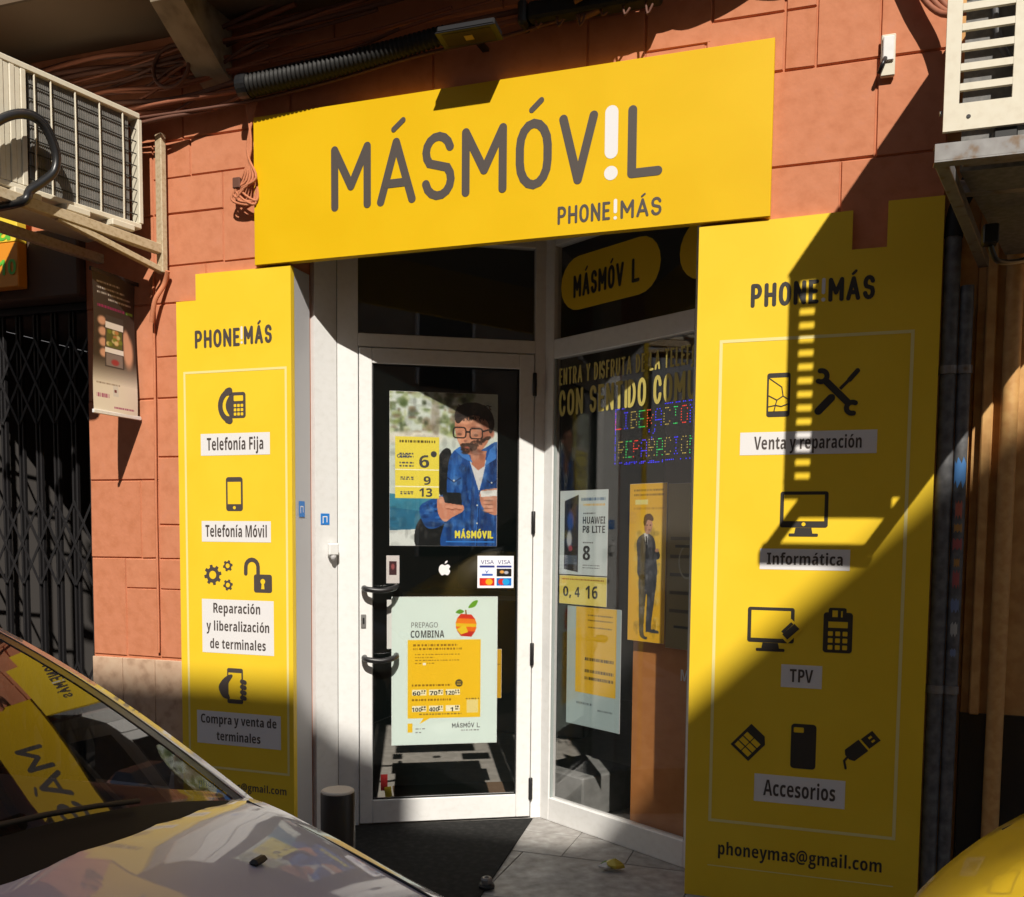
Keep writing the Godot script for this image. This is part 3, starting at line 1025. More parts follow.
func frame_bar(parent: Node, x0: float, x1: float, y0: float, y1: float, z0: float, z1: float, called: String) -> void:
	box(called, M.alu, parent, x0, x1, y0, y1, z0, z1, 0.003)

func door() -> void:
	var f := thing("door_frame", "white aluminium door frame with transom light set in the recess", "door frame", DOOR_AT, U_DOOR)
	frame_bar(f, -0.086, 0.016, 0.0, 2.98, -0.05, 0.0, "jamb")
	frame_bar(f, 0.905, 0.985, 0.0, 2.98, -0.05, 0.0, "jamb")
	frame_bar(f, 0.0165, 0.9045, 2.405, 2.47, -0.05, 0.0, "head")
	frame_bar(f, 0.0165, 0.9045, 2.93, 2.98, -0.05, -0.001, "head")
	box("transom_glass", M.glass, f, 0.0165, 0.9045, 2.47, 2.93, -0.028, -0.024)
	# slim corner post between wall and door, in plan
	var st := S()
	var inv := f.transform.affine_inverse()
	var pp := []
	for q in [Vector3(-2.403, 0, -0.185), Vector3(-2.346, 0, -0.296), Vector3(-2.37, 0, -0.34), Vector3(-2.44, 0, -0.2)]:
		var w: Vector3 = inv * q
		pp.append(Vector2(w.x, w.z))
	prism(st, pp, 0.0, 2.98)
	put(st, "corner_post", M.alu, f)
	# leaf
	var d := thing("glass_door", "white framed glass shop door with posters and black pull handles", "door", DOOR_AT, U_DOOR)
	frame_bar(d, 0.02, 0.084, 0.012, 2.4, -0.045, 0.006, "stile")
	frame_bar(d, 0.826, 0.9, 0.012, 2.4, -0.045, 0.006, "stile")
	frame_bar(d, 0.0845, 0.8255, 2.325, 2.4, -0.045, 0.0055, "rail")
	frame_bar(d, 0.0845, 0.8255, 0.012, 0.132, -0.045, 0.0055, "rail")
	box("pane", M.glass, d, 0.0845, 0.8255, 0.132, 2.325, -0.022, -0.017)
	# dark seal around the pane
	for q in [[0.0845, 0.09, 0.132, 2.325], [0.82, 0.8255, 0.132, 2.325]]:
		box("seal", M.rubber, d, q[0], q[1], q[2], q[3], -0.016, -0.004)
	for q in [[2.32, 2.325], [0.132, 0.137]]:
		box("seal", M.rubber, d, 0.0905, 0.8195, q[0], q[1], -0.016, -0.004)
	for y in [2.25, 1.55, 0.87, 0.16]:
		st = S()
		lathe(st, Vector3(0.903, y - 0.058, 0.009), [Vector2(0, 0), Vector2(0.009, 0), Vector2(0.011, 0.004), Vector2(0.011, 0.112), Vector2(0.009, 0.116), Vector2(0, 0.116)], 12)
		put(st, "hinge", M.black_metal, d)
	for y in [1.215, 0.865]:
		var h := S()
		tube(h, smooth([Vector3(0.045, y, 0.005), Vector3(0.043, y, 0.045), Vector3(0.06, y - 0.004, 0.07), Vector3(0.12, y - 0.01, 0.078), Vector3(0.17, y - 0.004, 0.066), Vector3(0.2, y + 0.004, 0.03), Vector3(0.205, y + 0.006, -0.016)], 5), 0.014, 12)
		put(h, "pull_handle", M.black_metal, d)
	st = S()
	cbox(st, Vector3(0.04, 1.047, 0.008), Vector3(0.026, 0.07, 0.008), 0.003)
	var lk := put(st, "lock", M.steel, d)
	st = S()
	cbox(st, Vector3(0.04, 1.05, 0.0135), Vector3(0.009, 0.03, 0.003), 0.001)
	put(st, "keyhole", M.dark, lk)
	# doorbell on the corner post
	var bell := thing("doorbell", "small white doorbell box on the door jamb beside the blue stickers", "doorbell", Vector3(-2.355, 1.395, -0.255), deg_to_rad(52))
	st = S()
	cbox(st, Vector3(0, 0.012, 0.02), Vector3(0.05, 0.06, 0.03), 0.006)
	put(st, "housing", M.alu, bell)
	st = S()
	lathe(st, Vector3(0, -0.018, 0.02), [Vector2(0, -0.024), Vector2(0.008, -0.02), Vector2(0.016, 0.0), Vector2(0, 0.001)], 14)
	put(st, "lens", M.alu_grey, bell)
	# blue stickers
	var blue := mat(lin(0.02, 0.2, 0.62), 0.4)
	for k in 2:
		var s := thing("blue_sticker", ["blue sticker on the white side of the left yellow board", "blue and white sticker on the white door jamb above the doorbell"][k], "sticker", [Vector3(-2.4185, 1.6, -0.085), Vector3(-2.378, 1.555, -0.233)][k], [deg_to_rad(90), deg_to_rad(63)][k], "small blue stickers by the door")
		var q := S()
		cbox(q, Vector3(0, 0, 0.0012), Vector3(0.05, 0.075 - 0.02 * k, 0.001))
		put(q, "sheet", blue, s)
		q = S()
		stroke(q, [Vector2(-0.012, -0.018), Vector2(-0.012, 0.012), Vector2(0.01, 0.012), Vector2(0.01, -0.014)], 0.005, 0.0022)
		put(q, "print", M.white_print, s)

func window() -> void:
	var w := thing("shop_window", "white framed angled shop window with yellow vinyl lettering right of door", "window", WIN_AT, U_WIN)
	frame_bar(w, -0.01, 0.056, 0.0, 2.98, -0.05, 0.0, "frame")
	frame_bar(w, 0.956, 1.0, 0.0, 2.98, -0.05, 0.0, "frame")
	frame_bar(w, 0.0565, 0.9555, 0.0, 0.122, -0.05, -0.0005, "sill")
	frame_bar(w, 0.0565, 0.9555, 2.375, 2.47, -0.05, -0.0005, "transom_bar")
	frame_bar(w, 0.0565, 0.9555, 2.93, 2.98, -0.05, -0.0005, "frame")
	box("pane", M.glass, w, 0.0565, 0.9555, 0.122, 2.375, -0.03, -0.024)
	box("transom_glass", M.glass, w, 0.0565, 0.9555, 2.47, 2.93, -0.03, -0.024)
	for q in [[0.057, 0.063, 0.122, 2.375], [0.9495, 0.955, 0.122, 2.375]]:
		box("seal", mat(lin(0.3, 0.34, 0.33), 0.4), w, q[0], q[1], q[2], q[3], -0.0235, -0.008)
	# vinyl on the glass
	var vin := mat(lin(0.64, 0.53, 0.14), 0.5)
	var st := S()
	glyph_text(st, "ENTRA Y DISFRUTA DE LA TELEFO", 0.075, 0.955, 2.24, 2.325, 0.0105, -0.0232, 0.16)
	put(st, "lettering", vin, w)
	st = S()
	glyph_text(st, "CON SENTIDO COMÚ", 0.075, 0.955, 2.085, 2.215, 0.017, -0.0232, 0.16)
	put(st, "lettering", vin, w)
	# pill-shaped logos on the transom
	for q in [[0.08, 0.735, true], [0.845, 1.0, false]]:
		st = S()
		var x1: float = minf(q[1], 0.955)
		if q[2]:
			plate(st, rrect(q[0], x1, 2.595, 2.855, 0.128), -0.0234, -0.0234)
		else:
			var half := [Vector2(0.955, 2.855), Vector2(0.955, 2.595)]
			half.append_array(circle(Vector2(0.973, 2.725), 0.128, 10, PI * 1.45, PI * 0.55, 0.13))
			plate(st, half, -0.0234, -0.0234)
		var pil := put(st, "logo_pill", M.yellow_print, w)
		if q[2]:
			st = S()
			glyph_text(st, "MÁSMÓV", 0.17, 0.51, 2.655, 2.765, 0.017, -0.0226, 0.12)
			draw_glyph(st, "L", 0.56, 0.61, 2.655, 2.765, 0.017, -0.0226)
			put(st, "lettering", M.ink, pil)
	words(w, "M", 0.925, 0.84, 0.05, 0.045, -0.0232, M.alu_grey)
	# running-text lights behind the glass
	led()

func led() -> void:
	var dots := {
		"L": "10000100001000010000100001000011111", "I": "01110001000010000100001000010001110", "B": "11110100011000111110100011000111110", "E": "11111100001000011110100001000011111",
		"R": "11110100011000111110101001001010001", "A": "01110100011000110001111111000110001", "C": "01110100011000010000100001000101110", "O": "01110100011000110001100011000101110",
		"N": "10001110011010110101100111000110001", "Y": "10001100010101000100001000010000100", "P": "11110100011000111110100001000010000"}
	var l := thing("led_sign", "running-text light sign with coloured dots reading LIBERACION Y REPARACION in window", "sign", WIN_AT, U_WIN)
	var cols := [Color(1.0, 0.2, 0.1), Color(0.2, 0.16, 1.0), Color(0.7, 0.6, 0.25), Color(0.1, 0.8, 0.35), Color(0.9, 0.35, 0.2)]
	var sts := []
	for k in 5:
		sts.append(S())
	var rng := RandomNumberGenerator.new()
	rng.seed = 31
	var put_dot := func(x: float, y: float, c: int) -> void:
		var r := 0.0024
		var p := []
		for i in 6:
			p.append(Vector3(x + r * cos(i * TAU / 6), y + r * sin(i * TAU / 6), -0.0345))
		for i in range(1, 5):
			tri3(sts[c], p[0], p[i], p[i + 1])
	var rows := [["LIBERACION", 2.065, [0, 1, 2, 3, 4, 1, 2, 3, 0, 1], 0.462, 0.0098], ["Y", 1.975, [1], 0.675, 0.0098], ["REPARACION", 1.93, [2, 3, 0, 1, 2, 3, 2, 1, 2, 3], 0.485, 0.0098]]
	for r in rows:
		var px: float = (0.965 - r[3]) / (r[0].length() * 6.0) if r[0].length() > 1 else 0.0085
		for i in r[0].length():
			var s: String = dots[r[0][i]]
			var ry := 0.0122 if r[0].length() > 1 else 0.009
			for k in s.length():
				if s[k] == "1" and rng.randf() < 0.86:
					var x: float = r[3] + (i * 6 + k % 5) * px
					if x < 0.95:
						put_dot.call(x, r[1] - (k / 5) * ry, r[2][i])
	for i in 46:
		if rng.randf() < 0.8:
			put_dot.call(0.462 + i * 0.0106, 2.085 if i < 6 or i > 28 else 1.825, 1)
		if rng.randf() < 0.75 and i < 30:
			put_dot.call(0.462, 2.085 - i * 0.0088, 1)
		if rng.randf() < 0.6:
			put_dot.call(0.462 + i * 0.0106, 1.832, 1)
	for k in 5:
		var m := mat(Color(0.05, 0.05, 0.05), 0.5)
		m.emission_enabled = true
		m.emission = cols[k]
		m.emission_energy_multiplier = 2.2
		var o := put(sts[k], "led_dots", m, l)
		o.set_meta("kind", "stuff")

# ---------------------------------------------------------------- yellow boards and the sign
const Z1 := 0.0008   # print on the boards, one layer above the other
const Z2 := 0.0018
const Z3 := 0.0028

func outline(parent: Node, x0: float, x1: float, y0: float, y1: float, w: float) -> void:
	var st := S()
	stroke(st, [Vector2(x0, y0), Vector2(x1, y0), Vector2(x1, y1), Vector2(x0, y1)], w, Z1, true)
	put(st, "printed_frame", M.cream_line, parent)

func caption(parent: Node, x0: float, x1: float, y0: float, y1: float, lines: Array) -> void:
	var l := shape(parent, "caption_label", M.white_print, [rect(x0, x1, y0, y1)], Z1)
	var n := lines.size()
	var h := (y1 - y0) / n
	for i in n:
		var base := y1 - h * (i + 1) + h * (0.27 if n > 1 else 0.26)
		words(l, lines[i][0], (x0 + x1) / 2 + lines[i][2], base - h * 0.02, h * (0.54 if n > 1 else 0.56), lines[i][1], Z2, M.ink_soft, true)

func panel_left() -> void:
	var p := thing("left_board", "narrow yellow advertising board with telephone pictograms left of the shop door", "advertising board", Vector3(0, 0, 0))
	var st := S()
	plate(st, [Vector2(-3.052, 0.0), Vector2(-2.418, 0.0), Vector2(-2.418, 2.715), Vector2(-2.939, 2.715), Vector2(-2.939, 2.592), Vector2(-3.052, 2.592)], -0.03, 0.0)
	put(st, "board", M.yellow, p)
	outline(p, -3.01, -2.447, 0.33, 2.252, 0.011)
	st = S()
	glyph_text(st, "PHONE", -2.947, -2.694, 2.365, 2.45, 0.0145, Z1, 0.15)
	put(st, "lettering", M.ink_soft, p)
	st = S()
	glyph_text(st, "MÁS", -2.672, -2.519, 2.37, 2.455, 0.0145, Z1, 0.15)
	put(st, "lettering", M.ink_soft, p)
	st = S()
	stroke(st, [Vector2(-2.684, 2.4), Vector2(-2.684, 2.45)], 0.011, Z1)
	plate(st, circle(Vector2(-2.684, 2.38), 0.006), Z1, Z1)
	put(st, "exclamation_mark", M.white_print, p)
	caption(p, -2.921, -2.535, 1.854, 1.958, [["Telefonía Fija", 0.315, 0.0]])
	caption(p, -2.922, -2.534, 1.44, 1.54, [["Telefonía Móvil", 0.345, 0.0]])
	caption(p, -2.927, -2.522, 0.899, 1.161, [["Reparación", 0.265, -0.004], ["y liberalización", 0.355, 0.0], ["de terminales", 0.315, 0.0]])
	caption(p, -2.965, -2.488, 0.447, 0.61, [["Compra y venta de", 0.43, 0.0], ["terminales", 0.25, 0.0]])
	words(p, "phoneymas@gmail.com", -2.71, 0.228, 0.036, 0.5, Z1, M.ink_soft, true)
	# desk telephone
	var c := Vector2(-2.743, 2.088)
	var o := shape(p, "pictogram", M.ink_soft, [rrect(c.x - 0.015, c.x + 0.077, c.y - 0.06, c.y + 0.062, 0.014), curve([c + Vector2(-0.03, 0.02), c + Vector2(0.0, 0.05), c + Vector2(0.0, -0.05), c + Vector2(-0.03, -0.02)])], Z1)
	st = S()
	var hs := []
	for q in circle(c + Vector2(0.0, 0), 0.064, 10, PI * 0.62, PI * 1.38, 0.07): hs.append(q)
	stroke(st, hs, 0.026, Z2)
	stroke(st, [hs[0], hs[0] + Vector2(0.012, 0.004)], 0.034, Z2 + 0.0003)
	stroke(st, [hs[-1], hs[-1] + Vector2(0.012, -0.004)], 0.034, Z2 + 0.0003)
	put(st, "handset", M.ink_soft, o)
	st = S()
	plate(st, rrect(c.x + 0.012, c.x + 0.064, c.y + 0.02, c.y + 0.046, 0.004), Z2, Z2)
	for i in 3:
		for j in 3:
			plate(st, rrect(c.x + 0.012 + i * 0.019, c.x + 0.026 + i * 0.019, c.y - 0.048 + j * 0.02, c.y - 0.034 + j * 0.02, 0.003), Z2, Z2)
	put(st, "keys", M.yellow_print, o)
	# mobile telephone
	c = Vector2(-2.734, 1.669)
	o = shape(p, "pictogram", M.ink_soft, [rrect(c.x - 0.047, c.x + 0.047, c.y - 0.081, c.y + 0.081, 0.014)], Z1)
	shape(o, "screen", M.yellow_print, [rect(c.x - 0.037, c.x + 0.037, c.y - 0.048, c.y + 0.058), circle(Vector2(c.x, c.y - 0.065), 0.008)], Z2)
	# cogs
	o = gear(p, Vector2(-2.862, 1.279), 0.05, 8)
	gear(p, Vector2(-2.776, 1.325), 0.028, 6)
	gear(p, Vector2(-2.776, 1.232), 0.028, 6)
	# open padlock
	c = Vector2(-2.6, 1.245)
	o = shape(p, "pictogram", M.ink_soft, [rrect(c.x - 0.03, c.x + 0.07, c.y - 0.045, c.y + 0.042, 0.012)], Z1)
	st = S()
	var sk := [Vector2(c.x - 0.075, c.y + 0.045)]
	for q in circle(Vector2(c.x - 0.04, c.y + 0.078), 0.034, 8, PI, 0.0): sk.append(q)
	sk.append(Vector2(c.x - 0.006, c.y + 0.035))
	stroke(st, sk, 0.02, Z1 + 0.0004, false, true)
	put(st, "shackle", M.ink_soft, o)
	shape(o, "keyhole", M.yellow_print, [circle(Vector2(c.x + 0.02, c.y + 0.008), 0.013), [Vector2(c.x + 0.014, c.y), Vector2(c.x + 0.026, c.y), Vector2(c.x + 0.029, c.y - 0.028), Vector2(c.x + 0.011, c.y - 0.028)]], Z2)
	# hand with telephone
	c = Vector2(-2.752, 0.74)
	o = shape(p, "pictogram", M.ink_soft, [rrect(c.x - 0.035, c.x + 0.055, c.y - 0.085, c.y + 0.088, 0.01)], Z1)
	shape(o, "screen", M.yellow_print, [rect(c.x - 0.027, c.x + 0.047, c.y - 0.064, c.y + 0.066)], Z2)
	st = S()
	plate(st, curve([c + Vector2(-0.083, -0.01), c + Vector2(-0.06, 0.03), c + Vector2(-0.02, 0.056), c + Vector2(-0.002, 0.05), c + Vector2(-0.026, 0.012), c + Vector2(-0.028, -0.03), c + Vector2(-0.02, -0.062), c + Vector2(-0.06, -0.056)]), Z3, Z3)
	for k in 4:
		stroke(st, [c + Vector2(0.05, 0.026 - k * 0.026), c + Vector2(0.066, 0.022 - k * 0.026)], 0.022, Z3 + 0.0002 * k)
	put(st, "hand", M.ink_soft, o)

func gear(p: Node, c: Vector2, r: float, teeth: int) -> MeshInstance3D:
	var pts := []
	for i in teeth:
		var t := TAU * i / teeth + 0.2
		var d := TAU / teeth
		for q in [[-0.3, 0.76], [-0.19, 1.0], [0.19, 1.0], [0.3, 0.76]]:
			pts.append(c + Vector2(cos(t + d * q[0]), sin(t + d * q[0])) * r * q[1])
	var o := shape(p, "pictogram", M.ink_soft, [pts], Z1)
	shape(o, "hub", M.yellow_print, [circle(c, r * 0.4)], Z2)
	return o

func panel_right() -> void:
	var p := thing("right_board", "wide yellow advertising board with repair and computer pictograms right of window", "advertising board", Vector3(0, 0, 0))
	var st := S()
	plate(st, [Vector2(-0.554, 0.0), Vector2(0.339, 0.0), Vector2(0.339, 2.745), Vector2(0.146, 2.745), Vector2(0.146, 2.577), Vector2(0.022, 2.577), Vector2(0.022, 2.722), Vector2(-0.554, 2.713)], -0.03, 0.0)
	put(st, "board", M.yellow, p)
	outline(p, -0.457, 0.247, 0.325, 2.26, 0.012)
	st = S()
	glyph_text(st, "PHONE", -0.347, -0.093, 2.385, 2.476, 0.0155, Z1, 0.15)
	put(st, "lettering", M.ink, p)
	st = S()
	glyph_text(st, "MÁS", -0.058, 0.109, 2.388, 2.478, 0.0155, Z1, 0.15)
	put(st, "lettering", M.ink, p)
	st = S()
	stroke(st, [Vector2(-0.076, 2.425), Vector2(-0.076, 2.473)], 0.013, Z1)
	plate(st, circle(Vector2(-0.076, 2.398), 0.0075), Z1, Z1)
	put(st, "exclamation_mark", M.white_print, p)
	caption(p, -0.374, 0.135, 1.811, 1.9, [["Venta y reparación", 0.4, 0.0]])
	caption(p, -0.285, 0.053, 1.36, 1.442, [["Informática", 0.285, 0.0]])
	caption(p, -0.191, -0.036, 0.893, 0.984, [["TPV", 0.088, 0.0]])
	caption(p, -0.283, 0.064, 0.422, 0.535, [["Accesorios", 0.275, 0.0]])
	words(p, "phoneymas@gmail.com", -0.106, 0.185, 0.052, 0.628, Z1, M.ink, true)
	st = S()
	stroke(st, [Vector2(-0.46, 0.135), Vector2(0.25, 0.135)], 0.004, Z1)
	put(st, "underline", M.cream_line, p)
	# cracked telephone
	var c := Vector2(-0.232, 2.043)
	var o := shape(p, "pictogram", M.ink, [rrect(c.x - 0.044, c.x + 0.044, c.y - 0.085, c.y + 0.085, 0.01)], Z1)
	shape(o, "screen", M.yellow_print, [rect(c.x - 0.037, c.x + 0.037, c.y - 0.063, c.y + 0.066)], Z2)
	st = S()
	var k := 0
	for q in [[[-0.037, 0.066], [0.012, 0.03], [0.018, -0.005], [0.037, -0.018]], [[0.018, -0.005], [-0.005, -0.02], [-0.037, -0.002]], [[-0.005, -0.02], [-0.01, -0.04], [-0.037, -0.045]], [[-0.01, -0.04], [0.012, -0.045], [0.037, -0.036]], [[-0.01, -0.04], [-0.015, -0.063]]]:
		var pts := []
		for a in q: pts.append(c + Vector2(a[0], a[1]))
		stroke(st, pts, 0.004, Z3 + k * 0.0002, false, false)
		k += 1
	put(st, "cracks", M.ink, o)
	# crossed spanner and screwdriver
	c = Vector2(-0.016, 2.046)
	st = S()
	stroke(st, [c + Vector2(-0.065, -0.07), c + Vector2(-0.02, -0.022)], 0.03, Z1)
	stroke(st, [c + Vector2(-0.02, -0.022), c + Vector2(0.06, 0.062)], 0.012, Z1 + 0.0003)
	stroke(st, [c + Vector2(0.045, 0.045), c + Vector2(0.073, 0.078)], 0.018, Z1 + 0.0005)
	o = put(st, "pictogram", M.ink, p)
	shape(o, "gap", M.yellow_print, [[c + Vector2(-0.07, 0.05), c + Vector2(-0.05, 0.07), c + Vector2(0.075, -0.05), c + Vector2(0.055, -0.075)]], Z2)
	st = S()
	stroke(st, [c + Vector2(-0.04, 0.042), c + Vector2(0.042, -0.042)], 0.026, Z3)
	for s in [1.0, -1.0]:
		stroke(st, circle(c + Vector2(-0.058, 0.062) * s, 0.021, 12, (-1.1 if s > 0 else -1.1 + PI) - 1.0, (-1.1 if s > 0 else -1.1 + PI) + 2.9), 0.019, Z3 + 0.0003)
	put(st, "spanner", M.ink, o)
	# computer screen
	monitor(p, Vector2(-0.123, 1.581), 1.0, true)
	o = monitor(p, Vector2(-0.236, 1.123), 1.0, false)
	c = Vector2(-0.236, 1.123)
	st = S()
	stroke(st, [c + Vector2(0.045, -0.035), c + Vector2(0.1, 0.022)], 0.06, Z3, false, false)
	put(st, "gap", M.yellow_print, o)
	st = S()
	stroke(st, [c + Vector2(0.045, -0.012), c + Vector2(0.082, 0.026)], 0.012, Z3 + 0.0004, false, false)
	stroke(st, [c + Vector2(0.055, -0.03), c + Vector2(0.1, 0.014)], 0.028, Z3 + 0.0006, false, false)
	put(st, "card", M.ink, o)
	# card terminal
	c = Vector2(0.017, 1.127)
	o = shape(p, "pictogram", M.ink, [rrect(c.x - 0.054, c.x + 0.054, c.y - 0.088, c.y + 0.07, 0.012), rrect(c.x - 0.036, c.x + 0.03, c.y + 0.04, c.y + 0.088, 0.008)], Z1)
	st = S()
	plate(st, rect(c.x - 0.036, c.x + 0.036, c.y + 0.01, c.y + 0.034), Z2, Z2)
	plate(st, rect(c.x - 0.022, c.x - 0.002, c.y + 0.052, c.y + 0.078), Z2, Z2)
	plate(st, rect(c.x + 0.01, c.x + 0.016, c.y + 0.052, c.y + 0.076), Z2, Z2)
	for i in 3:
		for j in 3:
			plate(st, rrect(c.x - 0.036 + i * 0.027, c.x - 0.018 + i * 0.027, c.y - 0.076 + j * 0.027, c.y - 0.058 + j * 0.027, 0.003), Z2, Z2)
	put(st, "keys", M.yellow_print, o)
	# sim card
	c = Vector2(-0.305, 0.659)
	var rot := func(v: Vector2) -> Vector2: return c + v.rotated(deg_to_rad(-42))
	var pg := []
	for q in [[-0.048, -0.06], [0.048, -0.06], [0.048, 0.06], [-0.024, 0.06], [-0.048, 0.036]]:
		pg.append(rot.call(Vector2(-q[0], q[1])))
	o = shape(p, "pictogram", M.ink, [pg], Z1)
	st = S()
	for i in 2:
		for j in 3:
			var x := -0.037 + i * 0.038
			var y := -0.048 + j * 0.026
			plate(st, [rot.call(Vector2(x, y)), rot.call(Vector2(x + 0.034, y)), rot.call(Vector2(x + 0.034, y + 0.021)), rot.call(Vector2(x, y + 0.021))], Z2, Z2)
	put(st, "contacts", M.yellow_print, o)
	# telephone cover
	c = Vector2(-0.098, 0.659)
	o = shape(p, "pictogram", M.ink, [rrect(c.x - 0.048, c.x + 0.048, c.y - 0.09, c.y + 0.09, 0.014)], Z1)
	shape(o, "camera_slot", M.yellow_print, [rrect(c.x - 0.038, c.x, c.y + 0.055, c.y + 0.076, 0.004)], Z2)
	# usb plug
	c = Vector2(0.106, 0.665)
	var rt := func(v: Vector2) -> Vector2: return c + v.rotated(deg_to_rad(-48))
	var q1 := []
	for q in [[-0.028, -0.04], [-0.012, -0.052], [0.012, -0.052], [0.028, -0.04], [0.028, 0.026], [-0.028, 0.026]]:
		q1.append(rt.call(Vector2(q[0], q[1])))
	var q2 := []
	for q in [[-0.024, 0.034], [0.024, 0.034], [0.024, 0.088], [-0.024, 0.088]]:
		q2.append(rt.call(Vector2(q[0], q[1])))
	o = shape(p, "pictogram", M.ink, [q1, q2], Z1)
	st = S()
	stroke(st, [rt.call(Vector2(0, -0.05)), rt.call(Vector2(0.004, -0.07)), rt.call(Vector2(0.03, -0.085))], 0.009, Z1 + 0.0006)
	put(st, "wire", M.ink, o)
	shape(o, "holes", M.yellow_print, [[rt.call(Vector2(-0.013, 0.058)), rt.call(Vector2(-0.004, 0.058)), rt.call(Vector2(-0.004, 0.072)), rt.call(Vector2(-0.013, 0.072))], [rt.call(Vector2(0.005, 0.058)), rt.call(Vector2(0.013, 0.058)), rt.call(Vector2(0.013, 0.072)), rt.call(Vector2(0.005, 0.072))]], Z2)

func monitor(p: Node, c: Vector2, s: float, solid: bool) -> MeshInstance3D:
	var o := shape(p, "pictogram", M.ink, [rrect(c.x - 0.09, c.x + 0.09, c.y - 0.055, c.y + 0.086, 0.01), [c + Vector2(-0.03, -0.056), c + Vector2(0.03, -0.056), c + Vector2(0.034, -0.078), c + Vector2(-0.034, -0.078)], rrect(c.x - 0.055, c.x + 0.055, c.y - 0.09, c.y - 0.078, 0.004)], Z1)
	var st := S()
	plate(st, rect(c.x - 0.076, c.x + 0.076, c.y - (0.03 if solid else 0.038), c.y + 0.073), Z2, Z2)
	if solid:
		plate(st, circle(c + Vector2(0, -0.042), 0.0075), Z2, Z2)
	put(st, "screen", M.yellow_print, o)
	return o

func big_sign() -> void:
	var p := thing("shop_fascia_sign", "large yellow fascia sign with grey rounded capitals above the shop entrance", "sign", Vector3(0, -0.0135, 0.014))
	p.scale = Vector3(1.0093, 1.0093, 1.0)
	box("board", M.yellow_sign, p, -2.576, -0.279, 2.714, 3.373, -0.036, 0.0, 0.0015)
	var st := S()
	var y0 := 2.914
	var y1 := 3.196
	for q in [["M", -2.176, -1.979], ["Á", -1.95, -1.764], ["S", -1.736, -1.583], ["M", -1.551, -1.349], ["Ó", -1.31, -1.154], ["V", -1.124, -0.961], ["L", -0.838, -0.697]]:
		st = S()
		draw_glyph(st, q[0], q[1], q[2], y0, y1, 0.036, Z1)
		put(st, "letter", M.ink_sign, p)
	st = S()
	stroke(st, [Vector2(-0.905, 3.026), Vector2(-0.905, 3.18)], 0.054, Z1)
	plate(st, circle(Vector2(-0.905, 2.943), 0.028), Z1, Z1)
	put(st, "exclamation_mark", M.white_print, p)
	st = S()
	glyph_text(st, "PHONE", -1.126, -0.905, 2.76, 2.832, 0.011, Z1, 0.15)
	put(st, "lettering", M.ink_sign, p)
	st = S()
	glyph_text(st, "MÁS", -0.863, -0.697, 2.759, 2.831, 0.011, Z1, 0.15)
	put(st, "lettering", M.ink_sign, p)
	st = S()
	stroke(st, [Vector2(-0.884, 2.79), Vector2(-0.884, 2.833)], 0.014, Z1)
	plate(st, circle(Vector2(-0.884, 2.765), 0.007), Z1, Z1)
	put(st, "exclamation_mark", M.white_print, p)

# ---------------------------------------------------------------- posters
func sheet(called: String, label: String, category: String, at: Vector3, turn: float, x0: float, x1: float, y0: float, y1: float, z: float, m: Material, group := "") -> Node3D:
	var t := thing(called, label, category, at, turn, group)
	var st := S()
	quad_uv(st, Vector3(x0, y0, z), Vector3(x1, y0, z), Vector3(x1, y1, z), Vector3(x0, y1, z))
	put(st, "print", m, t)
	box("paper", M.white_print, t, x0 - 0.001, x1 + 0.001, y0 - 0.001, y1 + 0.001, z - 0.002, z - 0.0008)
	return t

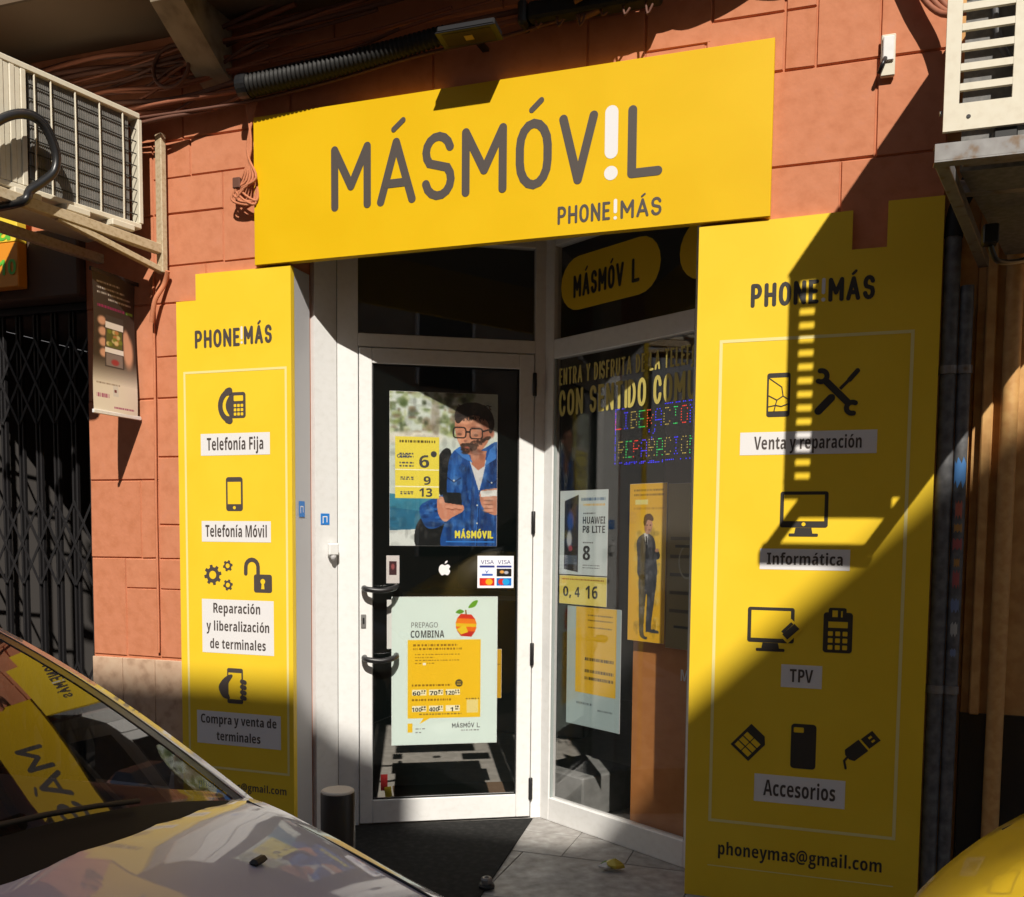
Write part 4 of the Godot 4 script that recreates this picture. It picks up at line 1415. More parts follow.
func man_picture() -> Image:
	var im := paint(324, 456, Color(0.8, 0.84, 0.8))
	var rng := RandomNumberGenerator.new()
	rng.seed = 5
	# out-of-focus park
	for k in 190:
		var c := Vector2(rng.randf_range(-0.05, 0.75), pow(rng.randf(), 1.4) * 0.3 - 0.02)
		blob(im, c, rng.randf_range(0.015, 0.07), rng.randf_range(0.01, 0.04), [Color(0.3, 0.38, 0.18), Color(0.52, 0.58, 0.32), Color(0.72, 0.76, 0.55), Color(0.2, 0.24, 0.14), Color(0.9, 0.93, 0.9), Color(0.45, 0.36, 0.24)][rng.randi() % 6], 0.6)
	im.resize(54, 76, Image.INTERPOLATE_BILINEAR)
	im.resize(648, 912, Image.INTERPOLATE_CUBIC)
	blob(im, Vector2(0.42, 0.17), 0.06, 0.2, Color(0.6, 0.56, 0.5), 0.7)
	blob(im, Vector2(0.2, 0.3), 0.4, 0.06, Color(0.92, 0.9, 0.84), 0.9)
	poly(im, [Vector2(0, 0.66), Vector2(0.5, 0.68), Vector2(0.5, 0.9), Vector2(0, 0.91)], Color(0.22, 0.52, 0.62))
	poly(im, [Vector2(0, 0.75), Vector2(0.4, 0.78), Vector2(0.4, 0.9), Vector2(0, 0.9)], Color(0.15, 0.42, 0.55))
	poly(im, [Vector2(0, 0.9), Vector2(0.28, 0.89), Vector2(0.33, 1.0), Vector2(0, 1.0)], Color(0.86, 0.88, 0.86))
	var black := Color(0.06, 0.06, 0.07)
	# backpack and bag
	poly(im, curve([Vector2(0.45, 0.42), Vector2(0.56, 0.37), Vector2(0.58, 0.62), Vector2(0.46, 0.66)]), black)
	poly(im, curve([Vector2(0.24, 0.88), Vector2(0.34, 0.8), Vector2(0.52, 0.86), Vector2(0.54, 1.02), Vector2(0.26, 1.02)]), black)
	var denim := Color(0.1, 0.3, 0.58)
	var denim2 := Color(0.24, 0.48, 0.78)
	var denim3 := Color(0.03, 0.13, 0.32)
	# jacket
	poly(im, curve([Vector2(0.56, 0.41), Vector2(0.66, 0.35), Vector2(0.85, 0.36), Vector2(1.02, 0.32), Vector2(1.06, 0.6), Vector2(1.04, 1.02), Vector2(0.5, 1.02), Vector2(0.52, 0.8), Vector2(0.53, 0.55)]), denim)
	poly(im, curve([Vector2(0.53, 0.66), Vector2(0.44, 0.68), Vector2(0.29, 0.73), Vector2(0.28, 0.8), Vector2(0.34, 0.88), Vector2(0.44, 0.88), Vector2(0.53, 0.82)]), denim)
	for k in 110:
		var c := Vector2(rng.randf_range(0.56, 1.0), rng.randf_range(0.42, 0.98))
		blob(im, c, rng.randf_range(0.008, 0.028), rng.randf_range(0.012, 0.06), denim2 if k % 2 == 0 else denim3, 0.5)
	for k in 34:
		blob(im, Vector2(rng.randf_range(0.32, 0.52), rng.randf_range(0.72, 0.86)), rng.randf_range(0.015, 0.05), rng.randf_range(0.006, 0.016), denim2 if k % 2 == 0 else denim3, 0.5)
	# large folds: light from the left, arm and side turned away
	for q in [[0.6, 0.5, 0.05, 0.12, 1, 0.5], [0.58, 0.72, 0.03, 0.2, 1, 0.35], [0.7, 0.6, 0.04, 0.22, 0, 0.4], [0.77, 0.75, 0.025, 0.25, 0, 0.55], [0.9, 0.86, 0.1, 0.12, 0, 0.45], [0.97, 0.5, 0.06, 0.18, 0, 0.45], [0.88, 0.5, 0.03, 0.1, 1, 0.4], [0.36, 0.76, 0.08, 0.03, 1, 0.5], [0.4, 0.86, 0.12, 0.025, 0, 0.7], [0.55, 0.9, 0.04, 0.1, 0, 0.5], [0.67, 0.88, 0.04, 0.1, 1, 0.3]]:
		blob(im, Vector2(q[0], q[1]), q[2], q[3], denim2 if q[4] == 1 else denim3, q[5])
	# shirt opening and placket
	poly(im, [Vector2(0.74, 0.44), Vector2(0.9, 0.43), Vector2(0.86, 0.56), Vector2(0.83, 0.64)], Color(0.82, 0.82, 0.82))
	poly(im, [Vector2(0.74, 0.37), Vector2(0.9, 0.37), Vector2(0.88, 0.47), Vector2(0.82, 0.5), Vector2(0.76, 0.46)], Color(0.72, 0.46, 0.35))
	line(im, [Vector2(0.83, 0.63), Vector2(0.81, 1.0)], 0.012, denim3)
	line(im, [Vector2(0.83, 0.63), Vector2(0.8, 1.0)], 0.006, denim2)
	poly(im, [Vector2(0.6, 0.37), Vector2(0.68, 0.33), Vector2(0.77, 0.45), Vector2(0.68, 0.42)], denim2)
	poly(im, [Vector2(0.98, 0.33), Vector2(0.93, 0.36), Vector2(0.88, 0.47), Vector2(0.99, 0.42)], denim2)
	for q in [[0.53, 0.66, 0.55], [0.9, 1.0, 0.56]]:
		line(im, [Vector2(q[0], q[2]), Vector2((q[0] + q[1]) / 2, q[2] + 0.03), Vector2(q[1], q[2])], 0.01, denim3)
		blob(im, Vector2((q[0] + q[1]) / 2, q[2] + 0.02), 0.012, 0.009, Color(0.8, 0.8, 0.78))
	for y in [0.73, 0.85]:
		blob(im, Vector2(0.815, y), 0.011, 0.008, Color(0.85, 0.85, 0.82))
	# head
	var skin := Color(0.78, 0.53, 0.41)
	poly(im, curve([Vector2(0.6, 0.21), Vector2(0.63, 0.13), Vector2(0.78, 0.1), Vector2(0.91, 0.15), Vector2(0.93, 0.27), Vector2(0.86, 0.36), Vector2(0.75, 0.4), Vector2(0.67, 0.36), Vector2(0.62, 0.29)]), skin)
	for q in [[0.7, 0.18, 0.09, 0.03, 0.9, 0.66, 0.53, 0.7], [0.65, 0.3, 0.03, 0.03, 0.9, 0.66, 0.53, 0.8], [0.8, 0.31, 0.06, 0.03, 0.84, 0.58, 0.46, 0.7], [0.88, 0.25, 0.06, 0.1, 0.56, 0.34, 0.26, 0.6], [0.8, 0.38, 0.09, 0.03, 0.45, 0.26, 0.2, 0.7], [0.64, 0.22, 0.05, 0.012, 0.55, 0.33, 0.26, 0.6], [0.79, 0.22, 0.06, 0.012, 0.5, 0.3, 0.24, 0.6]]:
		blob(im, Vector2(q[0], q[1]), q[2], q[3], Color(q[4], q[5], q[6]), q[7])
	blob(im, Vector2(0.95, 0.255), 0.03, 0.04, Color(0.68, 0.42, 0.33), 1.0)
	var hair := Color(0.16, 0.1, 0.075)
	poly(im, curve([Vector2(0.6, 0.17), Vector2(0.61, 0.105), Vector2(0.69, 0.065), Vector2(0.82, 0.06), Vector2(0.93, 0.105), Vector2(0.97, 0.18), Vector2(0.955, 0.24), Vector2(0.925, 0.25), Vector2(0.905, 0.18), Vector2(0.8, 0.14), Vector2(0.7, 0.155), Vector2(0.635, 0.195)]), hair)
	for k in 60:
		var a := Vector2(rng.randf_range(0.61, 0.93), rng.randf_range(0.07, 0.14))
		line(im, [a, a + Vector2(rng.randf_range(-0.02, 0.05), rng.randf_range(0.0, 0.03))], 0.006, [Color(0.24, 0.15, 0.1), Color(0.07, 0.045, 0.035), Color(0.33, 0.21, 0.14)][k % 3])
	for k in 40:
		var a := Vector2(rng.randf_range(0.64, 0.9), 0.15 + rng.randf_range(-0.01, 0.012))
		line(im, [a, a + Vector2(rng.randf_range(-0.015, 0.015), rng.randf_range(0.006, 0.022))], 0.008, hair)
	# beard, mouth
	for k in 170:
		var t := rng.randf()
		var c := Vector2(0.665, 0.345).lerp(Vector2(0.925, 0.28), t) + Vector2(rng.randf_range(-0.012, 0.012), rng.randf_range(-0.008, 0.055) * sin(PI * clampf(t + 0.15, 0.1, 0.95)))
		blob(im, c, 0.014, 0.01, Color(0.2, 0.12, 0.085) if k % 3 else Color(0.32, 0.2, 0.14), 0.7)
	for k in 24:
		blob(im, Vector2(rng.randf_range(0.655, 0.77), 0.332 + rng.randf_range(-0.005, 0.006)), 0.014, 0.008, Color(0.2, 0.12, 0.085), 0.7)
	blob(im, Vector2(0.715, 0.352), 0.034, 0.009, Color(0.66, 0.36, 0.3), 0.95)
	blob(im, Vector2(0.7, 0.385), 0.05, 0.016, Color(0.2, 0.12, 0.085), 0.8)
	poly(im, curve([Vector2(0.662, 0.25), Vector2(0.692, 0.25), Vector2(0.702, 0.31), Vector2(0.66, 0.318)]), Color(0.84, 0.58, 0.45))
	blob(im, Vector2(0.7, 0.31), 0.02, 0.012, Color(0.55, 0.33, 0.26), 0.7)
	# glasses
	for q in [Vector2(0.645, 0.258), Vector2(0.8, 0.262)]:
		var lens := rrect(q.x - 0.058, q.x + 0.058, q.y - 0.036, q.y + 0.03, 0.02)
		lens.append(lens[0])
		blob(im, q + Vector2(0, 0.008), 0.03, 0.012, Color(0.25, 0.15, 0.12), 0.7)
		blob(im, q, 0.05, 0.03, Color(0.6, 0.42, 0.34), 0.35)
		line(im, lens, 0.012, Color(0.1, 0.07, 0.06))
	line(im, [Vector2(0.7, 0.25), Vector2(0.745, 0.25)], 0.014, Color(0.08, 0.06, 0.06))
	line(im, [Vector2(0.858, 0.245), Vector2(0.95, 0.225)], 0.014, Color(0.08, 0.06, 0.06))
	# phone in hand
	var hand := Color(0.8, 0.54, 0.43)
	poly(im, curve([Vector2(0.44, 0.69), Vector2(0.52, 0.68), Vector2(0.6, 0.72), Vector2(0.68, 0.73), Vector2(0.68, 0.77), Vector2(0.58, 0.81), Vector2(0.51, 0.84), Vector2(0.45, 0.79)]), hand)
	poly(im, [Vector2(0.48, 0.645), Vector2(0.66, 0.65), Vector2(0.67, 0.73), Vector2(0.51, 0.715)], Color(0.07, 0.08, 0.1))
	for k in 4:
		blob(im, Vector2(0.545 + 0.035 * k, 0.742 + 0.005 * (k % 2)), 0.04, 0.014, Color(0.86, 0.61, 0.5), 1.0)
		blob(im, Vector2(0.545 + 0.035 * k, 0.756 + 0.005 * (k % 2)), 0.03, 0.005, Color(0.55, 0.33, 0.26), 0.8)
	blob(im, Vector2(0.475, 0.7), 0.025, 0.035, Color(0.86, 0.6, 0.48), 1.0)
	# cup in the other hand
	poly(im, curve([Vector2(0.84, 0.64), Vector2(0.93, 0.62), Vector2(1.02, 0.63), Vector2(1.02, 0.78), Vector2(0.92, 0.78), Vector2(0.85, 0.72)]), Color(0.78, 0.53, 0.43))
	poly(im, [Vector2(0.84, 0.635), Vector2(1.0, 0.625), Vector2(1.0, 0.665), Vector2(0.85, 0.675)], Color(0.88, 0.88, 0.86))
	for k in 4:
		blob(im, Vector2(0.92, 0.685 + 0.026 * k), 0.07, 0.014, Color(0.85, 0.6, 0.49), 1.0)
		blob(im, Vector2(0.92, 0.698 + 0.026 * k), 0.06, 0.005, Color(0.55, 0.34, 0.27), 0.8)
	# soft focus of the printed photograph
	for k in 420:
		var lum := 1.0 if rng.randf() < 0.5 else 0.0
		blob(im, Vector2(rng.randf(), rng.randf()), rng.randf_range(0.012, 0.07), rng.randf_range(0.008, 0.05), Color(lum, lum * 0.97, lum * 0.92), rng.randf_range(0.04, 0.13))
	im.resize(190, 267, Image.INTERPOLATE_BILINEAR)
	im.resize(648, 912, Image.INTERPOLATE_CUBIC)
	# yellow footer line and price card
	poly(im, rect(0.52, 0.98, 0.967, 0.976), Color(0.2, 0.5, 0.85))
	var yc := Color(0.93, 0.86, 0.3)
	poly(im, rect(0.05, 0.455, 0.29, 0.69), yc)
	poly(im, rect(0.05, 0.455, 0.5, 0.507), Color(0.98, 0.97, 0.85))
	poly(im, rect(0.05, 0.455, 0.61, 0.617), Color(0.98, 0.97, 0.85))
	small_print(im, 0.09, 0.42, 0.313, 0.016, Color(0.35, 0.3, 0.1), rng)
	for yy in [0.395, 0.415, 0.455, 0.475]:
		small_print(im, 0.09, 0.22, yy, 0.01, Color(0.25, 0.25, 0.35), rng)
	for yy in [0.55, 0.562, 0.645, 0.657]:
		small_print(im, 0.1, 0.22, yy, 0.008, Color(0.25, 0.25, 0.35), rng)
	poly(im, circle(Vector2(0.405, 0.4), 0.028, 16, 0, TAU, 0.02), Color(0.25, 0.25, 0.25))
	# print grain
	for k in 6000:
		var x := rng.randi_range(0, im.get_width() - 2)
		var y := rng.randi_range(0, im.get_height() - 2)
		var c := im.get_pixel(x, y)
		im.fill_rect(Rect2i(x, y, 2, 2), c.lightened(0.12) if k % 2 == 0 else c.darkened(0.12))
	return im

func door_posters() -> void:
	var z := -0.026
	var ink := mat(lin(0.02, 0.02, 0.02), 0.5)
	var t := sheet("phone_poster", "poster of a bearded man in denim jacket looking at his telephone", "poster", DOOR_AT, U_DOOR, 0.172, 0.718, 1.427, 2.197, z, picture(man_picture(), 0.35))
	var dk := mat(lin(0.05, 0.05, 0.05), 0.5)
	words(t, "6", 0.345, 1.82, 0.062, 0.05, z + 0.001, dk)
	words(t, "9", 0.36, 1.735, 0.042, 0.035, z + 0.001, dk)
	words(t, "13", 0.353, 1.675, 0.042, 0.066, z + 0.001, dk)
	words(t, "CERO", 0.24, 1.868, 0.018, 0.062, z + 0.001, mat(lin(0.03, 0.06, 0.16), 0.5))
	var st := S()
	glyph_text(st, "MÁSMÓVIL", 0.502, 0.7, 1.466, 1.506, 0.0085, z + 0.0012, 0.14)
	put(st, "lettering", mat(lin(0.8, 0.7, 0.05), 0.5), t)
	# price list poster with the fruit
	var im := paint(270, 378, Color(0.87, 0.93, 0.9))
	var rng := RandomNumberGenerator.new()
	rng.seed = 6
	var yel := Color(0.96, 0.78, 0.12)
	poly(im, rect(0.15, 0.84, 0.29, 0.82), yel)
	poly(im, [Vector2(0.3, 0.82), Vector2(0.36, 0.82), Vector2(0.26, 0.86)], yel)
	poly(im, rect(0.15, 0.195, 0.855, 0.915), yel)
	for q in [[0.32, 0.2, 0.62], [0.345, 0.2, 0.66]]:
		small_print(im, q[1], q[2], q[0], 0.014, Color(0.6, 0.45, 0.08), rng)
	for q in [[0.385, 0.64], [0.405, 0.4], [0.425, 0.64], [0.445, 0.4]]:
		small_print(im, 0.22, q[1], q[0], 0.007, Color(0.65, 0.5, 0.1), rng)
	poly(im, rect(0.29, 0.32, 0.445, 0.46), Color(0.95, 0.95, 0.9))
	for q in [0.59, 0.69]:
		small_print(im, 0.19, 0.56, q, 0.014, Color(0.6, 0.45, 0.05), rng)
	for yy in [0.63, 0.74]:
		for x in [0.2, 0.36, 0.52]:
			poly(im, rect(x - 0.01, x + 0.125, yy - 0.004, yy + 0.036), Color(0.98, 0.95, 0.8))
			small_print(im, x + 0.08, x + 0.12, yy, 0.012, Color(0.3, 0.25, 0.1), rng)
			small_print(im, x + 0.08, x + 0.12, yy + 0.018, 0.008, Color(0.3, 0.25, 0.1), rng)
	small_print(im, 0.26, 0.66, 0.79, 0.008, Color(0.5, 0.42, 0.2), rng)
	poly(im, circle(Vector2(0.635, 0.585), 0.036, 18, 0, TAU, 0.0257), Color(0.3, 0.28, 0.2))
	for q in [[0.615, 0.655, 0.575, 0.58], [0.615, 0.655, 0.59, 0.595]]:
		poly(im, rect(q[0], q[1], q[2], q[3]), yel)
	poly(im, rect(0.71, 0.82, 0.7, 0.79), Color(0.93, 0.86, 0.55))
	small_print(im, 0.7, 0.83, 0.69, 0.008, Color(0.5, 0.42, 0.2), rng)
	small_print(im, 0.225, 0.32, 0.89, 0.007, Color(0.5, 0.5, 0.5), rng)
	small_print(im, 0.225, 0.28, 0.915, 0.007, Color(0.5, 0.5, 0.5), rng)
	small_print(im, 0.66, 0.83, 0.905, 0.008, Color(0.5, 0.5, 0.5), rng)
	# striped fruit
	var fc := Vector2(0.7, 0.19)
	for q in [[-0.075, -0.045, 0.05, 0.085, Color(0.85, 0.2, 0.12)], [-0.045, -0.012, 0.085, 0.1, Color(0.95, 0.5, 0.1)], [-0.012, 0.01, 0.1, 0.095, Color(0.93, 0.75, 0.1)], [0.01, 0.04, 0.1, 0.085, Color(0.93, 0.42, 0.08)], [0.04, 0.075, 0.085, 0.05, Color(0.78, 0.14, 0.12)]]:
		poly(im, [fc + Vector2(-q[2], q[0]), fc + Vector2(q[2], q[0] + 0.006), fc + Vector2(q[3], q[1] + 0.006), fc + Vector2(-q[3], q[1])], q[4])
	poly(im, [fc + Vector2(-0.09, 0.03), fc + Vector2(-0.01, -0.005), fc + Vector2(0.02, 0.05), fc + Vector2(-0.05, 0.065)], Color(0.93, 0.8, 0.15))
	poly(im, curve([fc + Vector2(0.02, -0.115), fc + Vector2(0.06, -0.155), fc + Vector2(0.11, -0.165), fc + Vector2(0.085, -0.125)]), Color(0.4, 0.65, 0.15))
	poly(im, curve([fc + Vector2(-0.1, -0.085), fc + Vector2(-0.06, -0.105), fc + Vector2(-0.02, -0.09), fc + Vector2(-0.06, -0.075)]), Color(0.35, 0.6, 0.15))
	line(im, [fc + Vector2(0.0, -0.07), fc + Vector2(-0.005, -0.1)], 0.012, Color(0.5, 0.35, 0.1))
	t = sheet("price_poster", "white and yellow prepaid price poster with striped fruit on the door", "poster", DOOR_AT, U_DOOR, 0.182, 0.726, 0.404, 1.167, z, picture(im, 0.4))
	words(t, "PREPAGO", 0.349, 1.01, 0.026, 0.135, z + 0.001, mat(lin(0.12, 0.12, 0.12), 0.5), false)
	words(t, "COMBINA", 0.364, 0.958, 0.036, 0.172, z + 0.001, mat(lin(0.06, 0.06, 0.06), 0.5), true)
	for q in [["60", 0.309, 0.66, 0.04], ["70", 0.396, 0.66, 0.04], ["120", 0.48, 0.66, 0.05], ["100", 0.31, 0.576, 0.05], ["400", 0.398, 0.576, 0.05], ["1", 0.49, 0.574, 0.014]]:
		words(t, q[0], q[1], q[2], 0.021, q[3], z + 0.001, ink)
	st = S()
	glyph_text(st, "MÁSMÓV", 0.492, 0.608, 0.487, 0.512, 0.0035, z + 0.0012, 0.16)
	draw_glyph(st, "L", 0.622, 0.639, 0.487, 0.512, 0.0035, z + 0.0012)
	put(st, "lettering", ink, t)
	# fruit emblem stuck on the pane
	var em := S()
	plate(em, curve([Vector2(0.0, 0.022), Vector2(0.016, 0.027), Vector2(0.028, 0.016), Vector2(0.021, 0.004), Vector2(0.028, -0.008), Vector2(0.016, -0.028), Vector2(0.0, -0.024), Vector2(-0.016, -0.028), Vector2(-0.03, -0.005), Vector2(-0.026, 0.018), Vector2(-0.013, 0.027)]), 0.0, 0.0)
	plate(em, curve([Vector2(0.0, 0.031), Vector2(0.004, 0.042), Vector2(0.014, 0.046), Vector2(0.011, 0.036)]), 0.0002, 0.0002)
	var eo := put(em, "emblem_sticker", M.white_print)
	tag(eo, "white bitten apple sticker on the door glass between the two posters", "sticker")
	eo.rotation.y = U_DOOR
	eo.position = DOOR_AT + Vector3(0.45, 1.306, -0.0155).rotated(Vector3.UP, U_DOOR)
	# bank card sticker
	im = paint(112, 104, Color(0.93, 0.93, 0.95))
	for i in 2:
		poly(im, rect(0.06 + i * 0.47, 0.47 + i * 0.47, 0.3, 0.36), Color(0.15, 0.2, 0.5))
	poly(im, rect(0.06, 0.47, 0.4, 0.64), Color(0.9, 0.91, 0.95))
	poly(im, [Vector2(0.2, 0.42), Vector2(0.25, 0.5), Vector2(0.32, 0.42), Vector2(0.25, 0.55)], Color(0.2, 0.35, 0.7))
	poly(im, rect(0.12, 0.42, 0.56, 0.62), Color(0.2, 0.35, 0.7))
	poly(im, rect(0.53, 0.94, 0.4, 0.64), Color(0.08, 0.07, 0.07))
	blob(im, Vector2(0.68, 0.5), 0.09, 0.07, Color(0.85, 0.6, 0.3))
	blob(im, Vector2(0.8, 0.52), 0.09, 0.07, Color(0.7, 0.7, 0.75))
	poly(im, rect(0.06, 0.47, 0.69, 0.93), Color(0.75, 0.12, 0.1))
	poly(im, circle(Vector2(0.2, 0.81), 0.1, 16, 0, TAU, 0.1), Color(0.85, 0.15, 0.1))
	poly(im, circle(Vector2(0.32, 0.81), 0.1, 16, 0, TAU, 0.1), Color(0.95, 0.65, 0.1))
	poly(im, rect(0.53, 0.94, 0.69, 0.93), Color(0.05, 0.4, 0.75))
	poly(im, circle(Vector2(0.67, 0.81), 0.1, 16, 0, TAU, 0.1), Color(0.8, 0.15, 0.15))
	poly(im, circle(Vector2(0.79, 0.81), 0.1, 16, 0, TAU, 0.1), Color(0.1, 0.6, 0.85))
	t = sheet("card_sticker", "small white sticker with four bank card logos on the door glass", "sticker", DOOR_AT, U_DOOR, 0.619, 0.806, 1.213, 1.377, -0.0145, picture(im, 0.4))
	for i in 2:
		words(t, "VISA", 0.669 + i * 0.088, 1.336, 0.02, 0.068, -0.0135, mat(lin(0.02, 0.03, 0.2), 0.5), false)
	# small things seen behind the pane
	im = paint(44, 84, Color(0.88, 0.85, 0.83))
	poly(im, rect(0.2, 0.8, 0.2, 0.7), Color(0.25, 0.1, 0.12))
	blob(im, Vector2(0.5, 0.4), 0.2, 0.15, Color(0.6, 0.3, 0.3))
	sheet("phone_leaflet", "narrow pale leaflet with dark picture behind the upper door handle", "leaflet", DOOR_AT, U_DOOR, 0.158, 0.222, 1.235, 1.375, -0.06, picture(im))
	im = paint(40, 130, Color(0.8, 0.62, 0.1))
	small_print(im, 0.2, 0.9, 0.3, 0.02, Color(0.3, 0.25, 0.1), rng)
	sheet("yellow_notice", "small yellow notice hanging inside right of the prepaid price poster", "notice", DOOR_AT, U_DOOR, 0.7, 0.765, 0.622, 0.882, -0.12, picture(im))
	im = paint(40, 130, Color(0.9, 0.9, 0.88))
	sheet("white_strip", "narrow white paper strip left of the prepaid price poster", "paper", DOOR_AT, U_DOOR, 0.16, 0.2, 0.9, 1.15, -0.05, picture(im))

func window_posters() -> void:
	var z := -0.034
	var rng := RandomNumberGenerator.new()
	rng.seed = 8
	# telephone offer
	var im := paint(180, 220, Color(0.82, 0.87, 0.86))
	poly(im, [Vector2(0.1, 0.12), Vector2(0.4, 0.05), Vector2(0.4, 0.97), Vector2(0.1, 0.94)], Color(0.1, 0.11, 0.13))
	poly(im, [Vector2(0.13, 0.17), Vector2(0.38, 0.12), Vector2(0.38, 0.74), Vector2(0.13, 0.72)], Color(0.06, 0.09, 0.13))
	blob(im, Vector2(0.23, 0.36), 0.1, 0.16, Color(0.1, 0.3, 0.6), 0.9)
	blob(im, Vector2(0.21, 0.58), 0.08, 0.14, Color(0.8, 0.82, 0.82), 0.9)
	blob(im, Vector2(0.24, 0.69), 0.06, 0.05, Color(0.7, 0.3, 0.35), 0.9)
	poly(im, [Vector2(0.12, 0.77), Vector2(0.38, 0.77), Vector2(0.38, 0.88), Vector2(0.12, 0.88)], Color(0.3, 0.36, 0.42))
	small_print(im, 0.46, 0.95, 0.09, 0.035, Color(0.25, 0.4, 0.55), rng)
	small_print(im, 0.5, 0.95, 0.16, 0.025, Color(0.95, 0.75, 0.3), rng)
	small_print(im, 0.5, 0.75, 0.265, 0.016, Color(0.3, 0.3, 0.3), rng)
	small_print(im, 0.5, 0.72, 0.61, 0.014, Color(0.3, 0.3, 0.3), rng)
	for q in [0.88, 0.91]:
		small_print(im, 0.5, 0.85, q, 0.01, Color(0.3, 0.3, 0.3), rng)
	var t := sheet("telephone_offer_poster", "pale poster offering a slim black telephone hanging behind the shop window", "poster", WIN_AT, U_WIN, 0.082, 0.42, 1.29, 1.71, z, picture(im))
	var ink := mat(lin(0.03, 0.03, 0.03), 0.5)
	words(t, "HUAWEI", 0.327, 1.545, 0.034, 0.155, z + 0.001, ink)
	words(t, "P8 LITE", 0.327, 1.5, 0.034, 0.155, z + 0.001, ink)
	words(t, "8", 0.278, 1.365, 0.07, 0.052, z + 0.001, ink)
	im = paint(180, 76, Color(0.93, 0.86, 0.42))
	small_print(im, 0.05, 0.95, 0.1, 0.05, Color(0.6, 0.35, 0.1), rng)
	t = sheet("price_strip", "yellow strip with three prices below the telephone offer poster", "poster", WIN_AT, U_WIN, 0.084, 0.42, 1.14, 1.283, z, picture(im))
	words(t, "0,", 0.143, 1.178, 0.05, 0.06, z + 0.001, ink)
	words(t, "4", 0.216, 1.178, 0.05, 0.036, z + 0.001, ink)
	words(t, "16", 0.318, 1.175, 0.062, 0.085, z + 0.001, ink)
	# man in a suit
	im = paint(116, 376, Color(0.96, 0.75, 0.18))
	blob(im, Vector2(0.6, 0.45), 0.7, 0.35, Color(0.98, 0.83, 0.35), 0.8)
	for q in [0.035, 0.065]:
		small_print(im, 0.12, 0.92, q, 0.012, Color(0.55, 0.42, 0.1), rng)
	poly(im, rect(0.15, 0.5, 0.1, 0.13), Color(0.97, 0.93, 0.6))
	small_print(im, 0.12, 0.92, 0.15, 0.014, Color(0.8, 0.6, 0.15), rng)
	var suit := Color(0.28, 0.29, 0.31)
	var suit2 := Color(0.2, 0.21, 0.23)
	poly(im, curve([Vector2(0.3, 0.58), Vector2(0.52, 0.56), Vector2(0.76, 0.57), Vector2(0.72, 0.72), Vector2(0.64, 0.9), Vector2(0.72, 0.915), Vector2(0.84, 0.925), Vector2(0.82, 0.94), Vector2(0.56, 0.935), Vector2(0.5, 0.92), Vector2(0.52, 0.72), Vector2(0.48, 0.72), Vector2(0.44, 0.94), Vector2(0.54, 0.97), Vector2(0.5, 0.985), Vector2(0.36, 0.97), Vector2(0.32, 0.92), Vector2(0.3, 0.75)]), suit)
	poly(im, curve([Vector2(0.22, 0.36), Vector2(0.4, 0.315), Vector2(0.58, 0.32), Vector2(0.7, 0.36), Vector2(0.74, 0.45), Vector2(0.77, 0.58), Vector2(0.52, 0.595), Vector2(0.26, 0.58), Vector2(0.24, 0.47)]), suit)
	poly(im, [Vector2(0.4, 0.31), Vector2(0.52, 0.31), Vector2(0.5, 0.42)], Color(0.92, 0.92, 0.92))
	line(im, [Vector2(0.47, 0.33), Vector2(0.5, 0.43)], 0.04, Color(0.12, 0.12, 0.15))
	poly(im, curve([Vector2(0.46, 0.42), Vector2(0.62, 0.4), Vector2(0.82, 0.43), Vector2(0.82, 0.47), Vector2(0.62, 0.48), Vector2(0.46, 0.47)]), suit2)
	blob(im, Vector2(0.76, 0.42), 0.07, 0.016, Color(0.82, 0.6, 0.48))
	blob(im, Vector2(0.38, 0.59), 0.12, 0.022, Color(0.08, 0.08, 0.09))
	blob(im, Vector2(0.46, 0.5), 0.03, 0.12, suit2, 0.6)
	poly(im, curve([Vector2(0.41, 0.25), Vector2(0.5, 0.215), Vector2(0.62, 0.24), Vector2(0.62, 0.285), Vector2(0.54, 0.315), Vector2(0.45, 0.31)]), Color(0.84, 0.62, 0.5))
	poly(im, curve([Vector2(0.39, 0.25), Vector2(0.42, 0.2), Vector2(0.56, 0.19), Vector2(0.65, 0.215), Vector2(0.63, 0.235), Vector2(0.5, 0.228), Vector2(0.44, 0.265)]), Color(0.35, 0.22, 0.1))
	blob(im, Vector2(0.49, 0.262), 0.03, 0.006, Color(0.25, 0.15, 0.12), 0.8)
	blob(im, Vector2(0.58, 0.262), 0.03, 0.006, Color(0.25, 0.15, 0.12), 0.8)
	blob(im, Vector2(0.55, 0.292), 0.04, 0.005, Color(0.6, 0.3, 0.26), 0.8)
	blob(im, Vector2(0.45, 0.28), 0.05, 0.03, Color(0.6, 0.4, 0.32), 0.5)
	for k in 120:
		var lum := 1.0 if rng.randf() < 0.5 else 0.0
		blob(im, Vector2(rng.randf_range(0.2, 0.85), rng.randf_range(0.3, 0.95)), rng.randf_range(0.03, 0.12), rng.randf_range(0.01, 0.05), Color(lum, lum, lum), rng.randf_range(0.05, 0.15))
	im.resize(96, 312, Image.INTERPOLATE_BILINEAR)
	im.resize(232, 752, Image.INTERPOLATE_CUBIC)
	sheet("suit_poster", "tall yellow poster of a standing man in grey suit behind window", "poster", WIN_AT, U_WIN, 0.562, 0.79, 0.994, 1.729, -0.036, picture(im))
	# neighbouring poster, greyer
	im = paint(90, 376, Color(0.6, 0.54, 0.36))
	for k in 5:
		poly(im, rect(0.12, 0.85, 0.32 + k * 0.11, 0.34 + k * 0.11), Color(0.36, 0.32, 0.24))
	line(im, circle(Vector2(0.75, 0.47), 0.3, 18, 0, TAU, 0.1), 0.05, Color(0.75, 0.72, 0.6))
	poly(im, rect(0.3, 0.9, 0.37, 0.385), Color(0.15, 0.14, 0.12))
	poly(im, rect(0.3, 0.9, 0.86, 0.875), Color(0.15, 0.14, 0.12))
